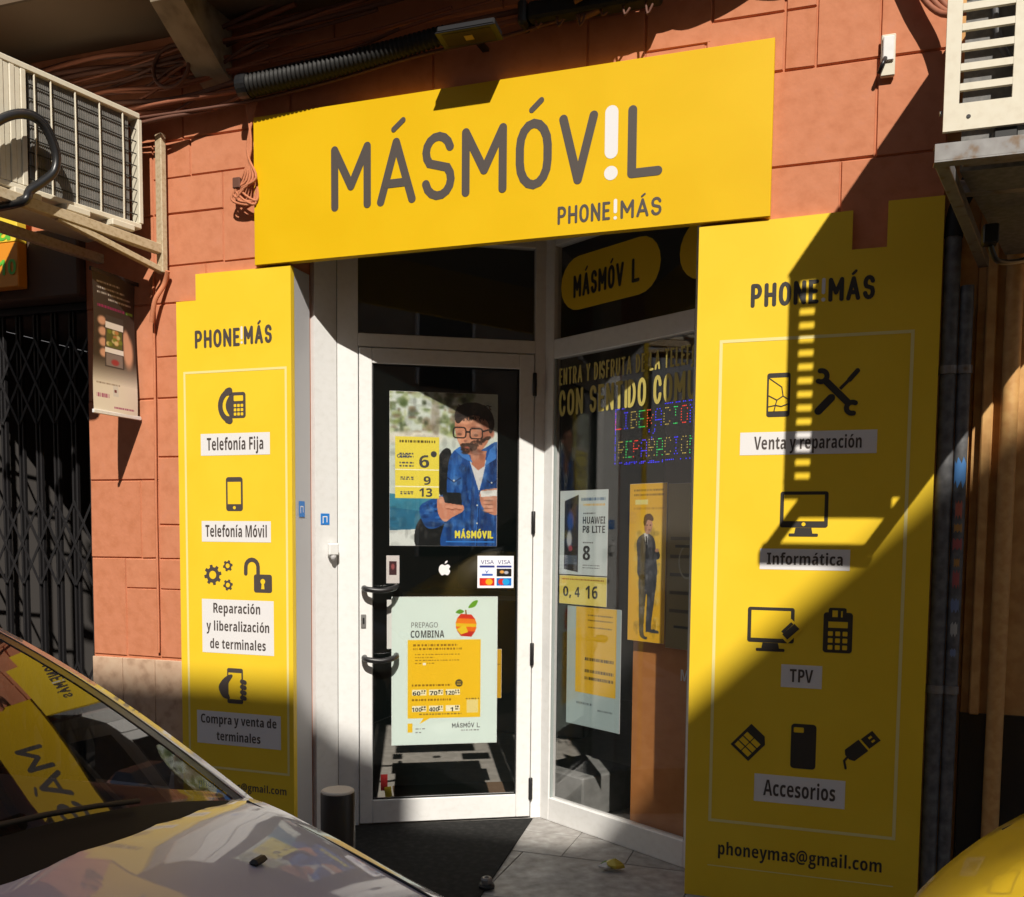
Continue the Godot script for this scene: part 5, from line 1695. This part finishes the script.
	sheet("tariff_poster", "olive tariff poster behind the window edge beside the right board", "poster", WIN_AT, U_WIN, 0.795, 0.952, 0.98, 1.723, -0.038, picture(im))
	# large poster lower down
	im = paint(190, 340, Color(0.66, 0.74, 0.74))
	poly(im, rect(0.17, 0.92, 0.0, 0.72), Color(0.9, 0.72, 0.1))
	for q in [0.06, 0.1, 0.16]:
		small_print(im, 0.4, 0.85, q, 0.012, Color(0.45, 0.35, 0.08), rng)
	for q in [0.42, 0.52, 0.58]:
		small_print(im, 0.35, 0.88, q, 0.025, Color(0.2, 0.16, 0.05), rng)
	small_print(im, 0.2, 0.5, 0.8, 0.02, Color(0.35, 0.4, 0.42), rng)
	small_print(im, 0.6, 0.88, 0.84, 0.016, Color(0.35, 0.4, 0.42), rng)
	sheet("large_price_poster", "large white and yellow price poster hanging low behind the shop window", "poster", WIN_AT, U_WIN, 0.14, 0.515, 0.53, 1.13, -0.04, picture(im))

# ---------------------------------------------------------------- overhead clutter
func balcony_and_cables() -> void:
	var b := thing("balcony", "concrete balcony slab with brown underside above the yellow fascia sign", "balcony")
	box("slab", mat(lin(0.13, 0.085, 0.05), 0.9), b, -5.6, -0.72, 3.84, 4.02, -0.03, 0.43, 0.006)
	var st := S()
	plate(st, [Vector2(0.02, 3.84), Vector2(0.4, 3.84), Vector2(0.38, 3.77), Vector2(0.1, 3.6), Vector2(0.02, 3.56)], 0.0, 0.16)
	var cb := put(st, "corbel", M.concrete, b)
	cb.rotation.y = -PI / 2
	cb.position = Vector3(-2.72, 0, -0.02)
	for i in 16:
		var s := S()
		tube(s, [Vector3(-5.5 + i * 0.31, 4.02, 0.4), Vector3(-5.5 + i * 0.31, 4.9, 0.4)], 0.008, 6)
		put(s, "baluster", M.black_metal, b)
	box("handrail", M.black_metal, b, -5.6, -0.72, 4.9, 4.94, 0.38, 0.42, 0.004)
	# bundled cables
	var rng := RandomNumberGenerator.new()
	rng.seed = 14
	var kinds := ["rust brown cable sagging along the shaded wall above the left air conditioner", "reddish cable looping under the balcony slab", "thin brown cable running from corbel to conduit"]
	for k in 19:
		var pts := []
		var y0 := 3.5 + k * 0.017
		var sag := rng.randf_range(0.02, 0.1)
		var x0 := -4.4
		var x1: float = [-2.3, -1.75, -0.75][k % 3] + rng.randf_range(-0.2, 0.2)
		for i in 9:
			var t := i / 8.0
			var x := lerpf(x0, x1, t)
			var dip := -sag * sin(t * PI) + 0.07 * exp(-pow((x + 2.95) / 0.25, 2.0)) * rng.randf_range(-1.0, 0.6)
			pts.append(Vector3(x, y0 + 0.12 * (t - 0.4) + dip + rng.randf_range(-0.01, 0.01), rng.randf_range(0.0, 0.06) + 0.02))
		st = S()
		tube(st, smooth(pts, 5), rng.randf_range(0.006, 0.012), 7)
		var o := put(st, "cable", M.cable if k % 2 == 0 else M.cable2)
		tag(o, "old painted cable in the bundle sagging under the balcony slab", "cable", "bundle of painted cables under the balcony")
	# loop of cable
	st = S()
	var lp := []
	for i in 15:
		var t := TAU * i / 14.0
		lp.append(Vector3(-2.98 + 0.11 * cos(t), 3.64 + 0.1 * sin(t), 0.06 + 0.004 * i))
	tube(st, smooth(lp, 3), 0.009, 7)
	tag(put(st, "cable_loop", M.cable), "coiled loop of painted cable beside the concrete corbel", "cable")
	# cables at the upper right
	for k in 3:
		st = S()
		tube(st, smooth([Vector3(0.0, 4.3, 0.02 + 0.02 * k), Vector3(0.1 + 0.02 * k, 3.75, 0.02), Vector3(0.2 + 0.025 * k, 3.5, 0.03), Vector3(0.3 + 0.02 * k, 3.36, 0.06), Vector3(0.42, 3.3, 0.2)], 6), 0.011, 8)
		tag(put(st, "riser_cable", M.cable2), "painted cable curving down to the right air conditioner", "cable", "cables feeding the right air conditioner")
	# thick ragged bundle running on to the right
	var bd := thing("cable_bundle", "thick ragged bundle of dark cables leaving the tube lamp to upper right", "cable")
	for k in 7:
		st = S()
		var bp := []
		for i in 12:
			var t := i / 11.0
			bp.append(Vector3(lerpf(-1.05, 0.0, t), lerpf(3.6, 3.8, t) + 0.045 * sin(k * 2.4 + t * (5.0 + k)) + rng.randf_range(-0.012, 0.012), 0.09 + 0.035 * cos(k * 1.9 + t * 6.0)))
		tube(st, smooth(bp, 4), 0.02 if k < 4 else 0.011, 7)
		put(st, "cable", M.cable if k % 2 == 0 else M.duct, bd)
	# corrugated duct
	var d := thing("corrugated_duct", "dark corrugated plastic duct running along the wall above the fascia sign", "duct")
	st = S()
	var pts2 := []
	var a := Vector3(-2.59, 3.5, 0.08)
	var e := Vector3(-1.62, 3.575, 0.08)
	for i in 181:
		pts2.append(a.lerp(e, i / 180.0) + Vector3(0, -0.01 * sin(PI * i / 180.0), 0))
	var rad := []
	for i in 181:
		rad.append([0.051, 0.051, 0.043, 0.043][i % 4] * lerpf(1.0, 0.75, i / 180.0))
	tube(st, pts2, 0.05, 18, rad)
	put(st, "hose", M.duct, d)
	st = S()
	lathe(st, a + Vector3(-0.03, 0, 0), [Vector2(0, 0), Vector2(0.053, 0), Vector2(0.055, 0.03), Vector2(0.053, 0.05), Vector2(0, 0.05)], 18, false, Basis(Vector3.BACK, -PI / 2))
	put(st, "end_cuff", M.cable_black, d)
	# floodlight
	var f := thing("floodlight", "small black floodlight facing down above the middle of the fascia sign", "floodlight", Vector3(-1.475, 3.52, 0.165))
	f.rotation = Vector3(deg_to_rad(-6), 0, 0)
	box("housing", M.black_metal, f, -0.125, 0.125, -0.012, 0.016, -0.05, 0.05, 0.006)
	box("rim", M.black_metal, f, -0.13, 0.13, -0.018, -0.012, -0.054, 0.054, 0.002)
	box("lens", mat(lin(0.06, 0.042, 0.02), 0.2), f, -0.105, 0.105, -0.0195, -0.0175, -0.04, 0.04)
	box("led_chip", mat(lin(0.4, 0.26, 0.05), 0.4), f, -0.018, 0.018, -0.0215, -0.02, -0.015, 0.015)
	st = S()
	bar(st, Vector3(0, 0.016, -0.04), Vector3(0, 0.04, -0.19), 0.03, 0.012)
	put(st, "arm", M.black_metal, f)
	# dark junction box and hanging tube fitting
	var j := thing("tube_lamp", "dusty dark tube lamp fitting with loose cable ends under the balcony", "lamp", Vector3(-0.98, 3.6, 0.06), 0.0)
	box("body", M.duct, j, -0.27, 0.27, -0.035, 0.035, -0.03, 0.05, 0.01)
	box("end_cap", M.cable_black, j, -0.31, -0.272, -0.05, 0.05, -0.04, 0.055, 0.012)
	for i in 6:
		st = S()
		var x := -0.24 + i * 0.09
		tube(st, smooth([Vector3(x, -0.03, 0.02), Vector3(x + 0.01, -0.06 - 0.012 * (i % 3), 0.03), Vector3(x + 0.03, -0.05, 0.03)], 3), 0.005, 6)
		put(st, "loose_wire", M.cable, j)
	# bundle of wires knotted on the wall left of the sign
	var kn := thing("wire_knot", "knot of salmon painted wires hanging on the wall left of sign", "cable", Vector3(-2.63, 3.05, -0.01))
	for k in 6:
		st = S()
		tube(st, smooth([Vector3(-0.01 + 0.012 * k, 0.42, 0.02), Vector3(0.02 - 0.004 * k, 0.2, 0.03), Vector3(-0.04 + 0.02 * k, 0.06, 0.03 + 0.004 * k), Vector3(-0.08 + 0.01 * k, -0.02 + 0.02 * (k % 3), 0.04), Vector3(0.0 + 0.01 * k, -0.05 + 0.015 * (k % 2), 0.03), Vector3(0.04, 0.02 * k - 0.03, 0.02)], 5), 0.006, 6)
		put(st, "wire", M.wall2, kn)
	st = S()
	cbox(st, Vector3(-0.05, 0.05, 0.035), Vector3(0.04, 0.05, 0.03), 0.004)
	put(st, "connector", M.cable, kn)
	# small box with rusted cover to the right of the sign
	var jb := thing("switch_plate", "small cream metal plate with rust on the wall right of sign", "plate", Vector3(0.126, 3.28, -0.024))
	box("plate", M.casing, jb, -0.025, 0.025, -0.08, 0.07, 0.0, 0.02, 0.003)
	box("cover", M.alu, jb, -0.02, 0.02, -0.03, 0.06, 0.02, 0.03, 0.004)
	st = S()
	tube(st, smooth([Vector3(-0.01, -0.02, 0.03), Vector3(-0.02, -0.05, 0.05), Vector3(-0.03, -0.07, 0.03)], 4), 0.008, 8)
	put(st, "wire", M.cable_black, jb)

func ac_left() -> void:
	var a := thing("air_conditioner", "cream air conditioner with wire guard over grey fins above the gate", "air conditioner", Vector3(-3.14, 0, 0), deg_to_rad(-13), "outdoor air conditioners")
	var st := S()
	bb(st, -0.42, 0.0, 3.42, 3.447, 0.1, 0.98, 0.004)
	bb(st, -0.42, 0.0, 2.915, 2.94, 0.1, 0.98, 0.004)
	bb(st, -0.42, -0.39, 2.941, 3.419, 0.1, 0.98)
	bb(st, -0.389, 0.0, 2.941, 3.419, 0.955, 0.98)
	bb(st, -0.06, 0.0, 2.941, 3.419, 0.09, 0.112, 0.003)
	put(st, "casing", M.casing, a)
	st = S()
	for i in 12:
		var z := 0.66 + i * 0.0245
		bb(st, -0.02, 0.0 - 0.004 * (i % 2), 2.941, 3.419, z, z + 0.0243, 0.003)
	put(st, "ribbed_cover", M.casing, a)
	var fin := tri(_noisy(lin(0.15, 0.145, 0.13), lin(0.21, 0.2, 0.185), 0.02, 111, 0.7), 2.0)
	st = S()
	bb(st, -0.12, -0.022, 2.941, 3.419, 0.15, 0.64)
	for i in 56:
		bb(st, -0.022, -0.019, 2.945, 3.415, 0.153 + i * 0.0086, 0.158 + i * 0.0086)
	put(st, "cooling_fins", fin, a)
	for z in [0.19, 0.31, 0.43, 0.545, 0.62]:
		st = S()
		tube(st, [Vector3(-0.008, 2.94, z), Vector3(-0.006, 3.18, z), Vector3(-0.008, 3.42, z)], 0.0042, 6)
		put(st, "guard_wire", M.casing, a)
	for i in 8:
		var y := 2.98 + i * 0.056
		st = S()
		tube(st, [Vector3(-0.013, y, 0.115), Vector3(-0.013, y, 0.655)], 0.003, 5)
		put(st, "guard_wire", M.dark, a)
	for k in 2:
		st = S()
		var dz := 0.03 * k
		var p := []
		for q in [[0.95, 2.98], [0.9, 3.05], [0.8, 3.16], [0.7, 3.215], [0.62, 3.2], [0.57, 3.11], [0.575, 3.03], [0.63, 2.965], [0.69, 2.91], [0.72, 2.86]]:
			p.append(Vector3(0.06 + 0.025 * k, q[1] - 0.02 * k, q[0] + dz * 0.7))
		p.append(Vector3(-0.12, 2.84, 0.76))
		tube(st, smooth(p, 6), 0.017, 10)
		put(st, "hose", M.cable_black, a)
	# wall bracket under it
	var b := thing("bracket_frame", "cream steel bracket carrying the left air conditioner", "bracket", Vector3(-3.14, 0, 0), deg_to_rad(-13))
	box("wall_post", M.bracket, b, 0.0, 0.045, 2.73, 3.38, -0.008, 0.022, 0.003)
	st = S()
	bar(st, Vector3(0.02, 2.84, 0.02), Vector3(0.02, 2.88, 1.1), 0.04, 0.045, 0.003)
	put(st, "arm", M.bracket, b)
	st = S()
	bar(st, Vector3(0.02, 2.745, 0.02), Vector3(0.02, 2.845, 0.55), 0.028, 0.028, 0.003)
	put(st, "brace", M.bracket, b)
	st = S()
	bar(st, Vector3(-0.38, 2.84, 0.02), Vector3(-0.38, 2.88, 1.1), 0.04, 0.045, 0.003)
	put(st, "arm", M.bracket, b)
	for z in [0.22, 0.45, 0.68]:
		box("foot", M.casing, b, -0.06, 0.03, 2.885, 2.914, z - 0.06, z + 0.06, 0.004)
	st = S()
	tube(st, smooth([Vector3(0.03, 2.74, 0.01), Vector3(0.0, 2.68, 0.0), Vector3(-0.03, 2.6, 0.03), Vector3(-0.06, 2.5, 0.02)], 5), 0.012, 8)
	tag(put(st, "drain_hose", M.wall2), "salmon painted drain hose below the left bracket", "hose").position = Vector3(-3.12, 0, 0.0)

func ac_right() -> void:
	var zf := 0.97
	var x0 := 0.242
	var x1 := 0.64
	var a := thing("air_conditioner", "white air conditioner with slotted front jutting from the wall at upper right", "air conditioner", Vector3.ZERO, 0.0, "outdoor air conditioners")
	# front panel built round its slots
	var st := S()
	var ys := []
	for i in 15:
		ys.append(2.674 + i * 0.0525)
	for col in [[0.28, 0.41], [0.46, 0.59]]:
		for i in ys.size() - 1:
			bb(st, col[0] + 0.0005, col[1] - 0.0005, ys[i] + 0.034, ys[i + 1], zf - 0.012, zf)
	var xs := [x0, 0.28, 0.41, 0.46, 0.59, x1]
	for i in range(0, 6, 2):
		bb(st, xs[i], xs[i + 1], 2.674, 3.443, zf - 0.012, zf)
	bb(st, x0, x1, 2.603, 2.674, zf - 0.012, zf)
	bb(st, x0, x1, 3.443, 3.462, zf - 0.012, zf)
	put(st, "front_panel", M.casing, a)
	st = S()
	prism(st, [Vector2(0.298, zf - 0.09), Vector2(x1 - 0.006, zf - 0.09), Vector2(x1 + 0.2, -0.03), Vector2(0.55, -0.03)], 2.522, 3.458)  # stretched back to the wall and down to shade the facade behind
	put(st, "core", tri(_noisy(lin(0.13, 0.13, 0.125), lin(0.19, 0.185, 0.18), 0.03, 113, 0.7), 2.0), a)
	# fan ring behind the slots
	st = S()
	var ring := []
	for i in 33:
		ring.append(Vector3(0.5 + 0.13 * cos(TAU * i / 32), 2.95 + 0.2 * sin(TAU * i / 32), zf - 0.078))
	tube(st, ring, 0.01, 8)
	put(st, "fan_ring", mat(lin(0.1, 0.1, 0.105), 0.5), a)
	for k in 3:
		st = S()
		var t := TAU * k / 3.0 + 0.4
		var d := Vector3(cos(t), sin(t), 0)
		var n := Vector3(-sin(t), cos(t), 0)
		var c := Vector3(0.5, 2.95, zf - 0.07)
		quad(st, c + d * 0.05 - n * 0.04, c + d * 0.11 - n * 0.06, c + d * 0.11 + n * 0.06 + Vector3(0, 0, 0.02), c + d * 0.05 + n * 0.04 + Vector3(0, 0, 0.02))
		put(st, "fan_blade", M.duct, a)
	st = S()
	lathe(st, Vector3(0.305, 2.637, zf), [Vector2(0, 0), Vector2(0.006, 0.0), Vector2(0.005, 0.002), Vector2(0, 0.002)], 10, false, Basis(Vector3.RIGHT, PI / 2))
	put(st, "screw", M.dark, a)
	st = S()
	lathe(st, Vector3(x0 - 0.002, 2.66, zf - 0.02), [Vector2(0, 0), Vector2(0.007, 0.0), Vector2(0.007, 0.006), Vector2(0, 0.008)], 10, false, Basis(Vector3.BACK, PI / 2))
	put(st, "screw", M.steel, a)
	# unseen top sheet, added and carried back to the wall for its diagonal shadow
	st = S()
	prism(st, [Vector2(x0 - 0.004, zf + 0.004), Vector2(x1, zf + 0.004), Vector2(x1 + 0.2, -0.03), Vector2(x0 + 0.215, -0.03)], 3.464, 3.474)
	tag(put(st, "shadow_sheet", M.steel), "added flat metal sheet above the right air conditioner that shapes its shadow", "cover")
	# bracket frame
	var b := thing("bracket_frame", "rusty grey steel bracket frame under the right air conditioner", "bracket")
	st = S()
	bb(st, 0.214, 0.62, 2.478, 2.482, 1.06, 1.1)
	bb(st, 0.214, 0.62, 2.4825, 2.525, 1.096, 1.1)
	bb(st, 0.214, 0.62, 2.521, 2.525, 1.06, 1.0955)
	put(st, "outer_beam", M.steel, b)
	for x in [0.235, 0.6]:
		st = S()
		bar(st, Vector3(x + 0.245, 2.5, -0.03), Vector3(x, 2.5, 1.058), 0.034, 0.036, 0.002)
		put(st, "arm", M.steel, b)
	for z in [0.68, 0.94]:
		box("cross_rail", M.steel, b, 0.3, 0.62, 2.52, 2.56, z - 0.02, z + 0.02, 0.002)
	for x in [0.4, 0.57]:
		box("rubber_foot", M.rubber, b, x - 0.03, x + 0.03, 2.561, 2.603, 0.66, 0.96, 0.004)
	box("junction_box", M.cable_black, b, 0.405, 0.45, 2.41, 2.47, 0.5, 0.55, 0.004)
	st = S()
	tube(st, smooth([Vector3(0.43, 2.41, 0.52), Vector3(0.46, 2.37, 0.48), Vector3(0.55, 2.4, 0.35), Vector3(0.68, 2.48, 0.15), Vector3(0.75, 2.5, -0.08)], 5), 0.009, 8)
	put(st, "cable", M.cable_black, b)

# ---------------------------------------------------------------- small things on the ground
func small_things() -> void:
	var b := thing("bollard", "dark steel bollard with pale flat top standing beside the silver car", "bollard", Vector3(-1.36, 0, 1.47))
	var st := S()
	lathe(st, Vector3.ZERO, [Vector2(0, 0), Vector2(0.05, 0), Vector2(0.05, 0.728), Vector2(0.048, 0.732)], 28)
	put(st, "post", M.black_metal, b)
	st = S()
	lathe(st, Vector3.ZERO, [Vector2(0.048, 0.732), Vector2(0.048, 0.736), Vector2(0.044, 0.739), Vector2(0, 0.739)], 28, false)
	put(st, "cap", mat(lin(0.62, 0.58, 0.5), 0.6), b)
	# rubber mat in front of the door
	st = S()
	prism(st, [Vector2(-2.3, -0.31), Vector2(-2.33, 0.62), Vector2(-1.3, 0.66), Vector2(-1.46, -0.76)], 0.0015, 0.008)
	tag(put(st, "rubber_mat", M.mat_black), "worn black rubber mat on the pavement in front of the door", "mat")
	# stub of a cut-off bolt
	var s := thing("bolt_stub", "rusty cut-off bolt stub sticking out of the pavement by the mat", "bolt", Vector3(-1.345, 0.006, 0.24))
	st = S()
	lathe(st, Vector3.ZERO, [Vector2(0, 0), Vector2(0.034, 0), Vector2(0.036, 0.012), Vector2(0.03, 0.02), Vector2(0, 0.02)], 8, false)
	put(st, "base", M.rubber, s)
	st = S()
	lathe(st, Vector3(0, 0.02, 0), [Vector2(0.024, 0), Vector2(0.026, 0.018), Vector2(0.02, 0.026), Vector2(0.012, 0.026), Vector2(0.01, 0.016), Vector2(0, 0.016)], 6, false)
	put(st, "nut", M.steel, s)
	# crumpled wrapper
	var w := thing("crumpled_wrapper", "crumpled yellow green paper wrapper lying on the pavement below the window", "litter", Vector3(-0.89, 0.004, -0.17))
	var rng := RandomNumberGenerator.new()
	rng.seed = 77
	for k in 3:
		st = S()
		var g := []
		for i in 6:
			var r := []
			for j in 5:
				var t := TAU * i / 5.0
				var h := j / 4.0
				var rad := 0.035 * sin(PI * (0.12 + 0.86 * h)) * rng.randf_range(0.65, 1.25)
				r.append(Vector3(cos(t) * rad * 1.3, h * 0.045 + rng.randf_range(0, 0.006), sin(t) * rad))
			g.append(r)
		g[5] = g[0]
		grid(st, g, false, -1)
		var o := put(st, ["yellow_face", "white_face", "green_face"][k], [mat(lin(0.5, 0.4, 0.05), 0.4), mat(lin(0.65, 0.65, 0.62), 0.5), mat(lin(0.16, 0.26, 0.06), 0.5)][k], w)
		o.position = [Vector3(0, 0, 0), Vector3(-0.035, 0, 0.02), Vector3(-0.045, 0, -0.025)][k]
		o.scale = Vector3.ONE * [1.0, 0.7, 0.55][k]

# ---------------------------------------------------------------- cars
func car(called: String, label: String, at: Vector3, turn: float, paint_m: Material, sc: Vector3) -> Node3D:
	var c := thing(called, label, "car", at, turn)
	c.scale = sc
	var glass := mat(lin(0.004, 0.005, 0.005, 0.72), 0.015, 0, 0.62)
	glass.transparency = BaseMaterial3D.TRANSPARENCY_ALPHA
	var trim := mat(lin(0.008, 0.008, 0.009), 0.3)
	# body: rows along the car, columns over the section
	var stn := [[0.0, 0.5, 0.5, 0.42, 0.5], [-0.03, 0.6, 0.585, 0.5, 0.62], [-0.09, 0.7, 0.685, 0.57, 0.72], [-0.18, 0.8, 0.765, 0.63, 0.79], [-0.32, 0.905, 0.845, 0.685, 0.84], [-0.5, 1.005, 0.91, 0.715, 0.865], [-0.68, 1.08, 0.97, 0.735, 0.87], [-0.84, 1.13, 1.025, 0.75, 0.87], [-1.02, 1.15, 1.07, 0.765, 0.87], [-1.3, 1.04, 1.07, 0.775, 0.87], [-1.8, 1.04, 1.06, 0.78, 0.875], [-2.5, 1.05, 1.07, 0.78, 0.87], [-3.2, 1.06, 1.08, 0.77, 0.865], [-3.7, 1.02, 1.02, 0.72, 0.83], [-3.92, 0.9, 0.88, 0.66, 0.76], [-4.0, 0.6, 0.58, 0.6, 0.68]]
	var sec := func(s: Array) -> Array:
		var half := []
		for q in [0.0, 0.25, 0.5, 0.72, 0.88, 0.96]:
			half.append(Vector2(s[3] * q, lerpf(s[1], s[2], q * q)))
		half.append(Vector2(s[3] * 1.0 + 0.006, s[2] - 0.012))
		half.append(Vector2(lerpf(s[3], s[4], 0.55), s[2] - 0.05))
		half.append(Vector2(lerpf(s[3], s[4], 0.85), s[2] - 0.13))
		half.append(Vector2(s[4], lerpf(s[2], 0.2, 0.42)))
		half.append(Vector2(s[4] - 0.004, lerpf(s[2], 0.2, 0.75)))
		half.append(Vector2(s[4] - 0.05, 0.22))
		half.append(Vector2(s[4] - 0.2, 0.18))
		var row := []
		for i in range(half.size() - 1, 0, -1):
			row.append(Vector3(s[0], half[i].y, -half[i].x))
		for q in half:
			row.append(Vector3(s[0], q.y, q.x))
		return row
	var rows := []
	for i in stn.size() - 1:
		for k in 4:
			var t := k / 4.0
			var s := []
			for n in 5:
				s.append(cubic_interpolate(stn[i][n], stn[i + 1][n], stn[maxi(i - 1, 0)][n], stn[mini(i + 2, stn.size() - 1)][n], t))
			rows.append(sec.call(s))
	rows.append(sec.call(stn[-1]))
	var st := S()
	grid(st, rows, false, 1)
	put(st, "body", paint_m, c)
	# bonnet shut line
	for s in [-1.0, 1.0]:
		st = S()
		var p := []
		for q in [[-0.98, 1.081, 0.69], [-0.75, 1.013, 0.675], [-0.5, 0.927, 0.65], [-0.28, 0.835, 0.6]]:
			p.append(Vector3(q[0], q[1], q[2] * s))
		tube(st, smooth(p, 5), 0.0032, 6)
		put(st, "shut_line", trim, c)
	# windscreen
	var ws := func(v: float, t: float) -> Vector3:
		var b := Vector3(-0.992, 1.176 - 0.113 * v * v, 0.72 * v)
		var e := Vector3(-1.757 + 0.014 * v * v, 1.52 - 0.039 * v * v, 0.617 * v)
		return b.lerp(e, t) + Vector3(0.0116, 0.027, 0) * sin(PI * t)
	var patch := func(v0: float, v1: float, t0: float, t1: float, nv: int, nt: int, lift: float) -> Array:
		var g := []
		for i in nt + 1:
			var r := []
			for j in nv + 1:
				r.append(ws.call(lerpf(v0, v1, float(j) / nv), lerpf(t0, t1, float(i) / nt)) + Vector3(0.45, 0.89, 0) * lift)
			g.append(r)
		return g
	st = S()
	grid(st, patch.call(-0.95, 0.95, 0.012, 0.98, 24, 14, 0.0), true)
	put(st, "windscreen", glass, c)
	st = S()
	grid(st, patch.call(-1.0, -0.95, 0.0, 1.0, 2, 14, 0.002), true)
	grid(st, patch.call(0.95, 1.0, 0.0, 1.0, 2, 14, 0.002), true)
	grid(st, patch.call(-0.95, 0.95, 0.98, 1.0, 20, 1, 0.002), true)
	put(st, "windscreen_seal", trim, c)
	st = S()
	var cw := []
	for i in 3:
		var r := []
		for j in 25:
			var v := lerpf(-1.0, 1.0, j / 24.0)
			r.append([ws.call(v, 0.012) + Vector3(0, -0.004, 0), ws.call(v, 0.0) + Vector3(0.012, -0.006, 0), Vector3(-0.9 - 0.08 * v * v, 1.134 - 0.083 * v * v, 0.732 * v)][i] + Vector3(0, 0.006, 0))
		cw.append(r)
	grid(st, cw)
	put(st, "cowl", mat(lin(0.006, 0.006, 0.006), 0.7, 0.0, 0.3), c)
	for k in 2:
		st = S()
		var v0: float = [0.15, -0.55][k]
		var p := []
		for i in 7:
			p.append(ws.call(v0 + 0.75 * i / 6.0 * (1.0 if k == 0 else 1.05), 0.012 + 0.03 * i / 6.0) + Vector3(0.006, 0.012, 0))
		tube(st, p, 0.005, 6)
		put(st, "wiper", M.rubber, c)
	# pillars, roof, side windows, rear window
	var roof := []
	for i in 9:
		var t := i / 8.0
		var r := []
		for j in 17:
			var v := lerpf(-1.0, 1.0, j / 16.0)
			var f: Vector3 = ws.call(v, 1.0)
			var bk := Vector3(-3.25 + 0.05 * v * v, 1.5 - 0.06 * v * v, 0.58 * v)
			r.append(f.lerp(bk, t) + Vector3(0, 0.035 * sin(PI * t), 0))
		roof.append(r)
	st = S()
	grid(st, roof, true)
	put(st, "roof", paint_m, c)
	for s in [-1.0, 1.0]:
		var rail := []
		for i in 12:
			rail.append(ws.call(s, i / 11.0))
		for i in range(1, 9):
			rail.append(roof[i][16 if s > 0 else 0])
		rail.append(Vector3(-3.75, 1.1, 0.72 * s))
		st = S()
		var g := [[], [], []]
		for p in rail:
			g[0].append(p + Vector3(0, 0.004, 0))
			g[1].append(p + Vector3(-0.004, -0.004, 0.034 * s))
			g[2].append(p + Vector3(-0.012, -0.045, 0.062 * s))
		grid(st, g, s > 0, 1)
		put(st, "pillar", paint_m, c)
		st = S()
		var sg := [[], []]
		for i in 17:
			var t := i / 16.0
			var top: Vector3 = rail[int(round(lerpf(3, 19, t)))] + Vector3(-0.012, -0.045, 0.06 * s)
			sg[0].append(top)
			sg[1].append(Vector3(lerpf(-1.25, -3.5, t), 1.06, 0.79 * s))
		grid(st, sg, s > 0, 1)
		put(st, "side_window", glass, c)
		st = S()
		for q in [[0.0, 1.0]]:
			cbox(st, Vector3(-1.46, 0.99, 0.95 * s), Vector3(0.1, 0.12, 0.18), 0.03)
		put(st, "wing_mirror", paint_m, c)
	st = S()
	var rg := [[], []]
	for j in 13:
		var v := lerpf(-0.95, 0.95, j / 12.0)
		rg[0].append(Vector3(-3.25 + 0.05 * v * v, 1.49 - 0.06 * v * v, 0.58 * v))
		rg[1].append(Vector3(-3.75, 1.06, 0.7 * v))
	grid(st, rg, true, 1)
	put(st, "rear_window", glass, c)
	# cabin: dashboard and seats
	box("dashboard", trim, c, -1.45, -1.1, 0.7, 1.05, -0.68, 0.68, 0.03)
	for z in [-0.36, 0.36]:
		box("seat", mat(lin(0.02, 0.02, 0.022), 0.8), c, -2.35, -2.1, 0.5, 1.3, z - 0.22, z + 0.22, 0.05)
	# wheels, lamps, washer jets
	for q in [[-0.72, 1.0], [-0.72, -1.0], [-3.25, 1.0], [-3.25, -1.0]]:
		var wb := Basis(Vector3.RIGHT, PI / 2 * q[1])
		st = S()
		lathe(st, Vector3(q[0], 0.3, 0.68 * q[1]), [Vector2(0.19, 0), Vector2(0.28, 0.0), Vector2(0.3, 0.03), Vector2(0.3, 0.16), Vector2(0.28, 0.19), Vector2(0.19, 0.18)], 28, true, wb)
		var wh := put(st, "wheel", M.rubber, c)
		st = S()
		lathe(st, Vector3(q[0], 0.3, 0.68 * q[1]), [Vector2(0.19, 0.18), Vector2(0.17, 0.15), Vector2(0.05, 0.17), Vector2(0, 0.18)], 28, true, wb)
		put(st, "rim", M.steel, wh)
	for s in [-1.0, 1.0]:
		st = S()
		var g := []
		for i in 5:
			var r := []
			for j in 7:
				var t := j / 6.0
				r.append(Vector3(-0.03 - 0.13 * t * t - 0.02 * i / 4.0, 0.5 + 0.02 * i + 0.03 * t, (0.46 + 0.24 * t) * s) + Vector3(0.014, 0.0, 0.01 * s))
			g.append(r)
		grid(st, g, s > 0, 1)
		put(st, "headlight", mat(lin(0.3, 0.31, 0.32), 0.05, 0, 0.6), c)
	box("grille", trim, c, -0.02, 0.012, 0.42, 0.56, -0.36, 0.36, 0.006)
	for s in [-1.0, 1.0]:
		st = S()
		cbox(st, Vector3(-0.76, 1.082, 0.4 * s), Vector3(0.018, 0.012, 0.036), 0.006)
		put(st, "washer_jet", M.rubber, c)
	return c

func cars() -> void:
	var silver := mat(lin(0.41, 0.415, 0.51), 0.35, 0.1, 0.5)
	silver.clearcoat_enabled = true
	silver.clearcoat = 0.8
	silver.clearcoat_roughness = 0.03
	car("parked_car", "silver grey car parked at the kerb with dark reflecting windscreen", Vector3(-0.12, ROAD, 2.99), 0.0, silver, Vector3.ONE)
	var yel := mat(lin(0.75, 0.5, 0.02), 0.3, 0.0, 0.5)
	yel.clearcoat_enabled = true
	yel.clearcoat = 1.0
	yel.clearcoat_roughness = 0.03
	car("parked_car", "yellow car nose showing at the lower right corner of the pavement", Vector3(0.04, ROAD, 2.5), PI, yel, Vector3(1, 1.27, 1))
